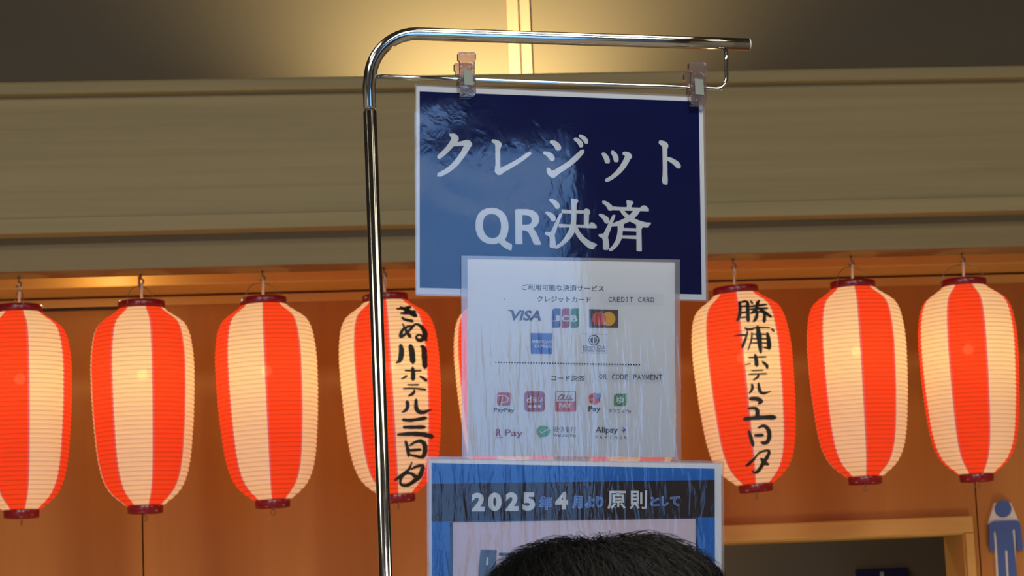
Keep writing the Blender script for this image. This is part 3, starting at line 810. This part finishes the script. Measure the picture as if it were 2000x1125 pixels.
KETSU_R = [
 [(235,78),(260,73),(355,92),(370,105),(365,140),(340,168),(335,400),(328,560),(230,560),(245,300),(240,170)],
 [(58,275),(90,272),(240,288),(470,290),(485,265),(520,257),(560,268),(588,300),(588,345),(565,370),(560,555),(470,560),(470,348),(335,345),(240,345),(110,345),(62,340)],
 [(10,535),(230,550),(560,555),(590,515),(620,507),(660,525),(705,575),(705,615),(680,620),(360,605),(220,603),(40,605),(10,600)],
 [(215,600),(350,605),(305,690),(240,790),(170,860),(90,930),(0,985),(-40,995),(-57,975),(-50,945),(30,890),(110,800),(170,700)],
 [(305,690),(300,640),(355,600),(400,690),(480,780),(580,855),(705,905),(708,935),(665,965),(655,1000),(620,1003),(560,985),(480,920),(400,840),(340,760)],
 [(803,140),(815,112),(865,118),(930,150),(985,200),(1000,225),(1003,270),(985,298),(925,298),(905,265),(870,205),(815,165)],
 [(740,370),(750,350),(800,352),(860,380),(915,420),(935,460),(930,510),(905,535),(860,530),(840,500),(805,440),(750,395)],
 [(1000,372),(1045,372),(1045,400),(1000,520),(975,600),(910,780),(925,850),(935,920),(930,990),(905,1018),(835,1015),(818,985),(820,860),(805,800),(740,768),(738,725),(780,720),(830,715),(865,640),(920,530),(965,430)],
 [(1245,130),(1258,103),(1360,122),(1378,145),(1370,170),(1345,200),(1342,245),(1250,245),(1258,190)],
 [(1003,220),(1100,228),(1500,242),(1530,208),(1575,197),(1610,212),(1660,260),(1658,310),(1500,305),(1000,292)],
 [(1120,290),(1205,290),(1240,330),(1300,380),(1390,435),(1480,475),(1600,510),(1695,515),(1698,540),(1665,570),(1650,605),(1590,605),(1545,600),(1430,555),(1310,495),(1230,430),(1160,350)],
 [(1370,300),(1500,305),(1450,380),(1390,440),(1310,495),(1195,545),(1090,578),(985,588),(985,560),(1010,520),(1130,475),(1230,425),(1310,370)],
 [(1085,560),(1200,545),(1195,620),(1180,680),(1175,760),(1155,830),(1100,930),(1030,1000),(970,1040),(925,1035),(930,995),(990,940),(1050,840),(1080,720),(1088,640)],
 [(1190,612),(1435,620),(1435,680),(1180,670)], [(1170,750),(1435,752),(1435,818),(1160,805)],
 [(1425,545),(1545,600),(1522,640),(1530,1030),(1515,1045),(1440,1040),(1432,1020),(1430,700)]]
p = Print(0.0002)
p.poly(tr(QO, 910, 380, K9), INK_WHITE, [tr(QI, 910, 380, K9)], e=0.00025).poly(tr(RO, 910, 380, K9), INK_WHITE, [tr(RI, 910, 380, K9)], e=0.00025)
for q in KETSU_L: p.poly(tr(q, 910, 380, K9), INK_WHITE)
for q in KETSU_R: p.poly(tr(q, 1090, 380, K9), INK_WHITE)
p.build('second_line_lettering', bl)

# ------------------------------------------------------------------ white payment sheet
wh = empty('laminated_poster', S(1115, 893), 'white laminated sheet of payment logos hanging below the navy poster', 'poster')
E = 0.0022
sheet(wh, 'paper', [(911.8, 505.8), (1316.9, 513), (1316.9, 893.5), (913.6, 890.8)], E, 0.0003, M_PAPER)
sheet(wh, 'laminate', [(899, 500), (1326.5, 507.5), (1329, 900), (900.8, 895)], E + 0.0016, 0, FILM_WHITE, rad=4)
sealed_edge(wh, shrink([(899, 500), (1326.5, 507.5), (1329, 900), (900.8, 895)], 0.6), [(911.8, 505.8), (1316.9, 513), (1316.9, 893.5), (913.6, 890.8)], E + 0.0014)
INK_TXT = plain('text_ink', (0.018, 0.026, 0.042), 0.6, 0, 0.0)
K4 = 4.444
def c2(x, y): return 890 + x / K4, 490 + y / K4
def c3(x, y): return 890 + x / K4, 700 + y / K4
def box2(f, x0, y0, x1, y1): return (*f(x0, y0), *f(x1, y1))
E1 = E + 0.0001
p = Print(E1); p.text('ご利用可能な決済サービス', *box2(c2, 570, 290, 1282, 344), INK_TXT, 0.016); p.build('heading_lettering', wh)
p = Print(E1); p.text('クレジットカード', *box2(c2, 703, 393, 1170, 445), INK_TXT, 0.016); p.build('card_heading_lettering', wh)
STRIP = plain('label_strip_paper', (0.74, 0.76, 0.76), 0.6, 0, 0.0)
p = Print(E1); p.rect(*box2(c2, 1243, 366, 1803, 468), STRIP, 0.02); st = p.build('label_strip', wh)
p = Print(E1 + 0.0002); p.mono('CREDIT CARD', *box2(c2, 1320, 403, 1718, 445), INK_TXT, 0.004, 0.008); p.build('label_lettering', st)
p = Print(E1); p.rect(*box2(c3, 1180, 112, 1800, 208), STRIP, 0.01); st = p.build('label_strip', wh)
p = Print(E1 + 0.0002); p.mono('QR CODE PAYMENT', *box2(c3, 1238, 140, 1787, 184), INK_TXT, 0.004, 0.006); p.build('label_lettering', st)
p = Print(E1); p.text('コード決済', *box2(c3, 825, 145, 1113, 198), INK_TXT, 0.014, 0, 0.02); p.build('code_heading_lettering', wh)
p = Print(E1)
for k in range(54):
    u = k / 53; x, y = c2(345 + 1240 * u, 970 + 22 * u); p.disc(x, y, 1.55, INK_TXT, n=10, ry=1.55)
p.n = 0
p.build('dotted_line', wh)
p = Print(E1); p.disc(*c2(418, 422), 1.0, INK_TXT, n=8); p.build('ink_speck', wh)
K8 = 8.333
def l1(x, y): return 980 + x / K8, 595 + y / K8
C_VISA = plain('dark_slate_ink', srgb(30, 48, 92), 0.6, 0, 0.0)
C_JB, C_JR, C_JG = plain('blue_ink', srgb(24, 62, 140), 0.6, 0, 0.0), plain('crimson_ink', srgb(160, 32, 44), 0.6, 0, 0.0), plain('green_ink', srgb(44, 128, 72), 0.6, 0, 0.0)
C_MD, C_MR, C_MY, C_MO = plain('charcoal_ink', srgb(46, 38, 46), 0.6, 0, 0.0), plain('red_ink', srgb(205, 58, 40), 0.6, 0, 0.0), plain('yellow_ink', srgb(240, 180, 40), 0.6, 0, 0.0), plain('orange_ink', srgb(216, 94, 50), 0.6, 0, 0.0)
C_AX = plain('azure_ink', srgb(38, 100, 184), 0.6, 0, 0.0)
p = Print(E1); p.text('VISA', *l1(140, 95), *l1(632, 262), C_VISA, 0.035, 0.22, 0.012)
p.poly([l1(85, 90), l1(150, 90), l1(185, 100), l1(190, 160), l1(150, 120), l1(92, 100)], C_VISA); p.build('payment_logo', wh)
p = Print(E1)
for x0, m in ((815, C_JB), (963, C_JR), (1112, C_JG)):
    p.rrect(*l1(x0, 66), *l1(x0 + 133, 382), 5.5, m, 0.01, (1, 0, 1, 0))
a = p.e()
p.text('J', *l1(820, 178), *l1(935, 278), INK_WHITE, 0.03, 0, 0.01, a).text('C', *l1(968, 178), *l1(1085, 280), INK_WHITE, 0.03, 0, 0.01, a).text('B', *l1(1105, 178), *l1(1225, 282), INK_WHITE, 0.03, 0, 0.01, a)
p.build('payment_logo', wh)
p = Print(E1); p.poly([l1(1410, 78), l1(1883, 90), l1(1885, 382), l1(1416, 380)], C_MD)
p.disc(*l1(1572, 235), 13.6, C_MR).disc(*l1(1726, 237), 13.8, C_MY)
lens = []
(xa, ya), (xb, yb) = l1(1572, 235), l1(1726, 237)
hd = (xb - xa) / 2; an = math.acos(hd / 13.7)
lens = [(xa + 13.6 * math.cos(an * (1 - k / 6)), ya + 13.6 * math.sin(an * (1 - k / 6))) for k in range(13)] + [(xb - 13.7 * math.cos(an * (1 - k / 6)), yb - 13.7 * math.sin(an * (1 - k / 6))) for k in range(1, 12)]
p.poly(lens, C_MO); p.build('payment_logo', wh)
p = Print(E1); p.poly([l1(462, 466), l1(816, 472), l1(816, 810), l1(464, 806)], C_AX)
p.text('AMERICAN', *l1(470, 578), *l1(800, 630), INK_WHITE, 0.02, 0, 0.01).text('EXPRESS', *l1(530, 656), *l1(812, 706), INK_WHITE, 0.02, 0, 0.01); p.build('payment_logo', wh)
p = Print(E1); p.rrect(*l1(1275, 478), *l1(1705, 795), 3.2, C_VISA, 0.01, inner=0.9)
p.disc(*l1(1490, 583), 10.6, C_VISA).disc(*l1(1484, 583), 8.6, INK_WHITE)
for sx in (-1, 1):
    x, y = l1(1484, 583)
    p.poly([(x + sx * (1.4 + 5.0 * math.sin(math.pi * k / 10)), y - 6 * math.cos(math.pi * k / 10)) for k in range(11)], C_VISA)
p.text('Diners Club', *l1(1315, 662), *l1(1676, 718), C_VISA, 0.0, 0, 0.01).text('INTERNATIONAL', *l1(1310, 734), *l1(1678, 770), C_VISA, 0.012, 0, 0.01); p.build('payment_logo', wh)
K6 = 6.667
def l2(x, y): return 950 + x / K6, 755 + y / K6
C_PR, C_DR, C_AR, C_ME = plain('rose_ink', srgb(190, 50, 66), 0.6, 0, 0.0), plain('wine_ink', srgb(165, 32, 60), 0.6, 0, 0.0), plain('brick_ink', srgb(205, 72, 56), 0.6, 0, 0.0), plain('coral_ink', srgb(214, 60, 56), 0.6, 0, 0.0)
C_LB, C_LG, C_WG = plain('sky_ink', srgb(100, 165, 220), 0.6, 0, 0.0), plain('leaf_ink', srgb(44, 140, 76), 0.6, 0, 0.0), plain('grass_ink', srgb(64, 165, 84), 0.6, 0, 0.0)
C_RP, C_GR, C_PL = plain('maroon_ink', srgb(150, 48, 56), 0.6, 0, 0.0), plain('grey_ink', srgb(150, 90, 96), 0.6, 0, 0.0), plain('indigo_ink', srgb(60, 70, 170), 0.6, 0, 0.0)
p = Print(E1); p.rrect(*l2(135, 80), *l2(308, 250), 4, C_PR, 0.0)
p.line([l2(150, 118), l2(230, 122), l2(272, 150), l2(270, 190), l2(225, 210), l2(190, 212)], 2.2, INK_WHITE).line([l2(205, 140), l2(192, 200), l2(178, 250)], 1.8, INK_WHITE)
p.text('PayPay', *l2(90, 280), *l2(358, 348), INK_TXT, 0.014, 0, 0.01); p.build('payment_logo', wh)
p = Print(E1); p.rrect(*l2(490, 64), *l2(752, 330), 7, C_DR, 0.0)
p.text('d', *l2(517, 125), *l2(578, 212), INK_WHITE, 0.03, 0, 0.0).text('払', *l2(592, 132), *l2(662, 208), INK_WHITE, 0.02, 0, 0.0).text('い', *l2(668, 142), *l2(726, 206), INK_WHITE, 0.03, 0, 0.0)
for x in (560, 622, 683): p.disc(*l2(x, 262), 3.2, INK_WHITE)
p.build('payment_logo', wh)
p = Print(E1); p.rrect(*l2(887, 60), *l2(1160, 330), 3.5, C_VISA, 0.0)
p.rrect(*l2(894, 67), *l2(1153, 323), 3, INK_WHITE, 0.0); p.rrect(*l2(887, 196), *l2(1160, 330), 3.5, C_AR, 0.0, (0, 0, 1, 1))
p.line([l2(1000, 118), l2(965, 112), l2(932, 150), l2(936, 176), l2(965, 172), l2(1002, 118)], 2.6, C_GR).line([l2(1008, 112), l2(992, 160), l2(1004, 178), l2(1020, 168)], 2.6, C_GR).line([l2(1052, 112), l2(1036, 160), l2(1046, 178), l2(1072, 166), l2(1098, 114)], 2.6, C_GR).line([l2(1098, 112), l2(1082, 160), l2(1094, 178), l2(1118, 160)], 2.6, C_GR)
p.text('PAY', *l2(937, 220), *l2(1102, 284), INK_WHITE, 0.04, 0, 0.0); p.build('payment_logo', wh)
p = Print(E1)
hx, hy = l2(1400, 162)
p.poly([(hx + 12.6 * math.sin(math.pi * k / 3), hy - 12.2 * math.cos(math.pi * k / 3)) for k in range(6)], C_ME)
p.poly([l2(1415, 92), l2(1480, 90), l2(1484, 150), l2(1420, 165)], C_LB)
p.text('m', *l2(1335, 160), *l2(1390, 192), INK_WHITE, 0.0, 0, 0.0).text('Pay', *l2(1320, 258), *l2(1480, 350), INK_TXT, 0.03, 0, 0.0); p.build('payment_logo', wh)
p = Print(E1); p.rrect(*l2(1652, 95), *l2(1815, 258), 6, C_LG, 0.0, (1, 0, 1, 0))
p.text('ゆ', *l2(1690, 125), *l2(1782, 232), INK_WHITE, 0.03, 0, 0.0).text('ゆうちょPay', *l2(1585, 290), *l2(1880, 352), INK_TXT, 0.004, 0, 0.01); p.build('payment_logo', wh)
p = Print(E1); p.text('R', *l2(120, 553), *l2(190, 653), C_RP, 0.04, 0, 0.0).poly([l2(108, 668), l2(215, 658), l2(195, 672), l2(112, 677)], C_RP)
p.text('Pay', *l2(232, 560), *l2(470, 672), C_RP, 0.02, 0, 0.02); p.build('payment_logo', wh)
p = Print(E1); p.disc(*l2(735, 585), 13.4, C_WG, 11.2).poly([l2(690, 630), l2(720, 655), l2(672, 668)], C_WG)
p.poly([l2(688, 572), l2(712, 600), l2(805, 545), l2(812, 556), l2(710, 615), l2(700, 612)], INK_WHITE)
p.text('微信支付', *l2(862, 523), *l2(1158, 600), INK_TXT, 0.0, 0, 0.0).text('WeChat Pay', *l2(862, 615), *l2(1160, 668), INK_TXT, 0.0, 0, 0.01); p.build('payment_logo', wh)
p = Print(E1); p.text('Alipay', *l2(1410, 526), *l2(1706, 626), INK_TXT, 0.03, 0, 0.01)
p.poly([l2(1735, 565), l2(1778, 570), l2(1768, 525), l2(1792, 550), l2(1820, 572), l2(1792, 580), l2(1780, 620), l2(1770, 582)], C_PL)
p.text('PARTNER', *l2(1412, 640), *l2(1820, 682), INK_TXT, 0.0, 0, 0.01, None, 1.9); p.build('payment_logo', wh)

# ------------------------------------------------------------------ lower notice
nt_ = empty('laminated_poster', S(1120, 1310), 'laminated blue and grey notice behind the dark-haired head, dated 2025', 'poster')
E = 0.0048
sheet(nt_, 'paper', [(836, 896), (1406, 905), (1407, 1312), (837, 1306)], E, 0.0003, M_PAPER)
sheet(nt_, 'laminate', [(831, 891.5), (1411, 900.5), (1412, 1318), (832, 1311)], E + 0.0016, 0, FILM_LOW, rad=5)
sealed_edge(nt_, shrink([(831, 891.5), (1411, 900.5), (1412, 1318), (832, 1311)], 0.8), [(836, 896), (1406, 905), (1407, 1312), (837, 1306)], E + 0.0014)
N_BLUE, N_DARK, N_PANEL, N_EDGE = plain('notice_blue', srgb(45, 115, 190), 0.6, 0, 0.0), plain('notice_charcoal', srgb(52, 41, 40), 0.6, 0, 0.0), plain('notice_panel', (0.74, 0.61, 0.63), 0.6, 0, 0.0), plain('notice_edge', srgb(58, 62, 84), 0.6, 0, 0.0)
p = Print(E + 0.0001)
p.poly([(841, 905), (1393, 916), (1394, 1300), (842, 1296)], N_BLUE)
p.poly([(841, 945.5), (1393, 938), (1393, 1010.5), (841, 1019.5)], N_DARK)
p.poly([(876.5, 1019.5), (1360, 1011), (1362, 1290), (877, 1288)], N_EDGE)
p.build('coloured_bands', nt_)
p = Print(E + 0.0003); p.poly([(882.5, 1020.8), (1355.5, 1013.5), (1357.5, 1290), (883, 1288)], N_PANEL); pn = p.build('message_panel', nt_)
N_LET, N_TXT, N_OUT = plain('notice_letter_grey', srgb(92, 100, 112), 0.6, 0, 0.0), plain('notice_text_blue', srgb(82, 122, 195), 0.6, 0, 0.0), plain('notice_outline', srgb(165, 185, 215), 0.6, 0, 0.0)
p = Print(E + 0.0004)
p.poly([(936.5, 1074), (968, 1074.5), (966, 1110), (963, 1180), (930, 1180), (933, 1108)], N_LET)
p.poly([(948.5, 1089), (952, 1088.5), (951.5, 1104), (947, 1104)], INK_WHITE).rect(972, 1080, 1010, 1086, N_LET).build('large_lettering', nt_)
K45 = 4.545
def n1(x, y): return 900 + x / K45, 940 + y / K45
p = Print(E + 0.0003)
a = p.e()
for ch, xa, xb, yt, yb in (('2', 87, 205, 105, 270), ('0', 232, 352, 103, 268), ('2', 388, 503, 101, 266), ('5', 538, 650, 101, 264), ('4', 828, 940, 97, 254)):
    p.text(ch, *n1(xa, yt), *n1(xb, yb), INK_WHITE, 0.055, 0, -0.008, a)
    if ch == '5': p.build('year_lettering', nt_); p = Print(E + 0.0003)
p.build('month_lettering', nt_); p = Print(E + 0.0003)
p.text('原', *n1(1290, 88), *n1(1452, 252), INK_WHITE, 0.02, 0, 0.0).text('則', *n1(1485, 84), *n1(1640, 250), INK_WHITE, 0.02, 0, 0.0); p.build('heading_lettering', nt_)
for tx, b in (('年', (682, 130, 803, 256)), ('月', (974, 132, 1068, 248)), ('よ', (1092, 138, 1176, 238)), ('り', (1188, 136, 1256, 238)), ('と', (1672, 140, 1750, 222)), ('し', (1768, 138, 1832, 222)), ('て', (1845, 136, 1932, 222))):
    p = Print(E + 0.0003); x0, y0 = n1(b[0], b[1]); x1, y1 = n1(b[2], b[3])
    p.text(tx, x0, y0, x1, y1, N_OUT, 0.06, 0, 0.0); p.text(tx, x0 + 1.0, y0 + 1.0, x1 - 1.0, y1 - 1.0, N_TXT, 0.03, 0, 0.0); p.build('outlined_letter', nt_)

# ------------------------------------------------------------------ clips on the rod
def plate(pts, e0, e1, ox, oy, k, sx=0.0, sy=0.0):
    P = [(ox + x / k + sx, oy + y / k + sy) for x, y in pts]
    n = len(P)
    v = [S(*q, e0) for q in P] + [S(*q, e1) for q in P]
    tri = tessellate_polygon([[Vector((a, -b, 0)) for a, b in P]])
    f = [tuple(q) for q in tri] + [tuple(i + n for i in reversed(q)) for q in tri] + [(i, (i + 1) % n, n + (i + 1) % n, n + i) for i in range(n)]
    return MB().add(v, f)
def clip(sx, sy, label):
    ox, oy, k = 870, 95, 10.22
    root = empty('plastic_clip', S(ox + 410 / k + sx, oy + 980 / k + sy), label, 'clip', 'clear clips on the hanging rod')
    front = [(220,140),(245,115),(540,115),(575,150),(575,255),(550,290),(552,560),(575,610),(575,920),(540,978),(285,978),(255,935),(245,610),(262,560),(262,300),(220,260)]
    bevel(plate(front, 0.0035, 0.0085, ox, oy, k, sx, sy).build('front_jaw', M_CLIP, root), 0.0008)
    bk = [(190,300),(215,280),(520,280),(548,300),(550,560),(565,610),(565,900),(540,950),(285,950),(255,910),(245,610),(232,560),(225,440),(190,420)]
    bevel(plate(bk, -0.0075, -0.0028, ox, oy, k, sx, sy).build('back_jaw', M_CLIP, root), 0.0008)
    hub = MB()
    a = S(ox + 250 / k + sx, oy + 598 / k + sy, -0.003); b = S(ox + 568 / k + sx, oy + 612 / k + sy, -0.003)
    for q0, q1 in ((a, a.lerp(b, 0.27)), (a.lerp(b, 0.80), b)):
        hub.tube([q0 + Nd * 0.004, q1 + Nd * 0.004], 0.0042, 16)
    hub.build('pivot_hub', M_CLIP, root, True)
    for nm, pp, e0, e1 in (('spring_plate', [(338,455),(498,460),(508,765),(350,755)], 0.0086, 0.0096),):
        sp = plate(pp, e0, e1, ox, oy, k, sx, sy).build(nm, M_SPRING, root); bevel(sp, 0.0004)
    MB().tube([S(ox + 420 / k + sx, oy + 470 / k + sy, 0.009), S(ox + 420 / k + sx, oy + 455 / k + sy, 0.0), S(ox + 415 / k + sx, oy + 470 / k + sy, -0.008)], 0.0012, 8).build('spring_loop', M_SPRING, root, True)
clip(0, 0, 'clear pinkish plastic clip nearer the pole at the navy poster top left')
clip(449.5, 18.4, 'clear pinkish plastic clip at the navy poster top right corner')

# ------------------------------------------------------------------ person seen from behind, only the crown in frame
hp = EYE + ray(1172, 1047) * 1.72
HW = 255 / F * 1.72                 # half width of the head with its hair
hx_, hy_, htop = hp.x, hp.y, hp.z
person = empty('person', (hx_, hy_, 0), 'person with short black hair seen from behind below the notice', 'person')
skin = plain('skin', (0.50, 0.30, 0.20), 0.5)
def P3(x, y, z): return Vector((hx_ + x, hy_ + y, z))
Hh = htop - 0.012
def skinned(name, pts, edges, rads, mat, sub=2):
    me = bpy.data.meshes.new(name)
    me.from_pydata([tuple(q) for q in pts], edges, [])
    o = bpy.data.objects.new(name, me); COL.objects.link(o); o.parent = person
    sm = o.modifiers.new('skin', 'SKIN')
    for i, r_ in enumerate(rads):
        me.skin_vertices[0].data[i].radius = r_ if isinstance(r_, tuple) else (r_, r_)
    me.skin_vertices[0].data[0].use_root = True
    ss = o.modifiers.new('sub', 'SUBSURF'); ss.levels = sub; ss.render_levels = sub
    me.materials.append(mat)
    return o
# body: pelvis root, spine, neck, head, arms, legs (local to the person's base; facing +y)
bp_ = [(0, 0, .95), (0, 0, 1.12), (0, .01, 1.30), (0, 0, 1.42), (0, .005, 1.50), (0, .015, 1.56), (0, .02, Hh - .055),
       (-.17, 0, 1.40), (-.22, .01, 1.14), (-.23, .06, .92), (-.23, .08, .84), (.17, 0, 1.40), (.22, .01, 1.14), (.23, .06, .92), (.23, .08, .84),
       (-.09, 0, .88), (-.10, .01, .50), (-.10, -.01, .09), (-.10, .12, .04), (.09, 0, .88), (.10, .01, .50), (.10, -.01, .09), (.10, .12, .04)]
be_ = [(0, 1), (1, 2), (2, 3), (3, 4), (4, 5), (5, 6), (3, 7), (7, 8), (8, 9), (9, 10), (3, 11), (11, 12), (12, 13), (13, 14), (0, 15), (15, 16), (16, 17), (17, 18), (0, 19), (19, 20), (20, 21), (21, 22)]
br_ = [(.15, .11), (.14, .10), (.16, .11), (.11, .08), (.055, .055), (.075, .085), (.062, .075), .06, .042, .03, .038, .06, .042, .03, .038, .085, .058, .042, .035, .085, .058, .042, .035]
try:
    me_ = None
    skinned('body', bp_, be_, br_, skin)
except Exception as ex:
    print('skin failed', ex)

# hair: a scalp shell plus locks
def scalp(th, ph, k=1.0):
    """th from the crown downwards, ph around"""
    s = math.sin(th); c = math.cos(th)
    q = (abs(s) ** 2.9 + abs(c) ** 2.9) ** (-1 / 2.9)
    x = HW * 1.07 * k * q * s * math.cos(ph)
    y = 0.112 * k * q * s * math.sin(ph)
    z = 0.118 * k * q * c
    return Vector((x, y, z))
HC = Vector((0, 0.0, htop - 0.118 * 0.95 - 0.004))
hair = MB()
nth, nph = 24, 48
for i in range(nth + 1):
    th = 0.02 + (1.75 - 0.02) * i / nth
    for j in range(nph):
        ph = 2 * math.pi * j / nph
        q = scalp(th, ph) * 0.93 + HC
        hair.v.append(q)
for i in range(nth):
    for j in range(nph):
        q = i * nph
        hair.f.append((q + j, q + nph + j, q + nph + (j + 1) % nph, q + (j + 1) % nph)); hair.m.append(0)
def lock(th0, ph0, ln, wd, lift):
    crown = Vector((0.35, -0.3))
    n = 6
    pts = []
    th, ph = th0, ph0
    tw = rnd.uniform(-0.5, 0.5) + 0.35
    k = 0.94
    for s in range(n):
        u = s / (n - 1)
        q = scalp(th, ph, 0.93 + lift * math.sin(u * 2.2) + 0.01 * u) + HC
        pts.append(q + Vector((rnd.uniform(-1, 1), rnd.uniform(-1, 1), rnd.uniform(-1, 1))) * 0.0012)
        th += ln / n / 0.11 * math.cos(tw); ph += ln / n / 0.11 * math.sin(tw) / max(0.25, math.sin(th))
    hair.tube(pts, [wd * (1 - 0.8 * (s / (n - 1)) ** 1.5) for s in range(n)], 3, 0, False)
for _ in range(10000):
    th0 = math.acos(rnd.uniform(-0.1, 1.0)); ph0 = rnd.uniform(0, 2 * math.pi)
    lock(th0, ph0, rnd.uniform(0.03, 0.065), rnd.uniform(0.0002, 0.00048), rnd.uniform(0.0, 0.085))
M_HAIR = plain('black_hair', (0.0022, 0.0025, 0.0028), 0.55, 0, 0.10)
hair.build('hair', M_HAIR, person, False, True)
# ears, face and clothing
for sx in (-1, 1):
    ear = MB(); ear.tube([(sx * .075, 0.015, htop - .16), (sx * .086, 0.005, htop - .145), (sx * .088, 0.0, htop - .125), (sx * .082, .01, htop - .112)], [.006, .012, .012,   .006], 10)
    ear.build('ear', skin, person, True, True)
shirt = plain('dark_shirt', (0.03, 0.035, 0.05), 0.8)
def torso(name, rings, mat):
    mb = MB(); n = 32
    for x, y, rx, ry, z in rings:
        for k in range(n):
            a = 2 * math.pi * k / n; mb.v.append(Vector((x + rx * math.cos(a), y + ry * math.sin(a), z)))
    for i in range(len(rings) - 1):
        for k in range(n):
            q = i * n; mb.f.append((q + k, q + (k + 1) % n, q + n + (k + 1) % n, q + n + k)); mb.m.append(0)
    return mb
tb = torso('t', [(0, 0, .175, .125, .90), (0, 0, .165, .12, 1.05), (0, 0, .185, .125, 1.25), (0, 0, .195, .115, 1.36), (0, 0, .15, .095, 1.44), (0, .003, .085, .075, 1.485), (0, .005, .066, .066, 1.505)], shirt)
for sx in (-1, 1):
    tb.tube([(sx * .13, 0, 1.41), (sx * .185, 0, 1.38), (sx * .215, .005, 1.25), (sx * .225, .01, 1.14)], [.06, .07, .062, .06], 20)
tb.build('shirt', shirt, person, True, True)
tr_ = MB()
for sx in (-1, 1):
    tr_.tube([(sx * .07, 0, .96), (sx * .09, 0, .86), (sx * .1, .01, .5), (sx * .1, -.005, .08)], [.10, .10, .075, .065], 20)
tr_.build('trousers', plain('dark_trousers', (0.02, 0.02, 0.03), 0.8), person, True, True)
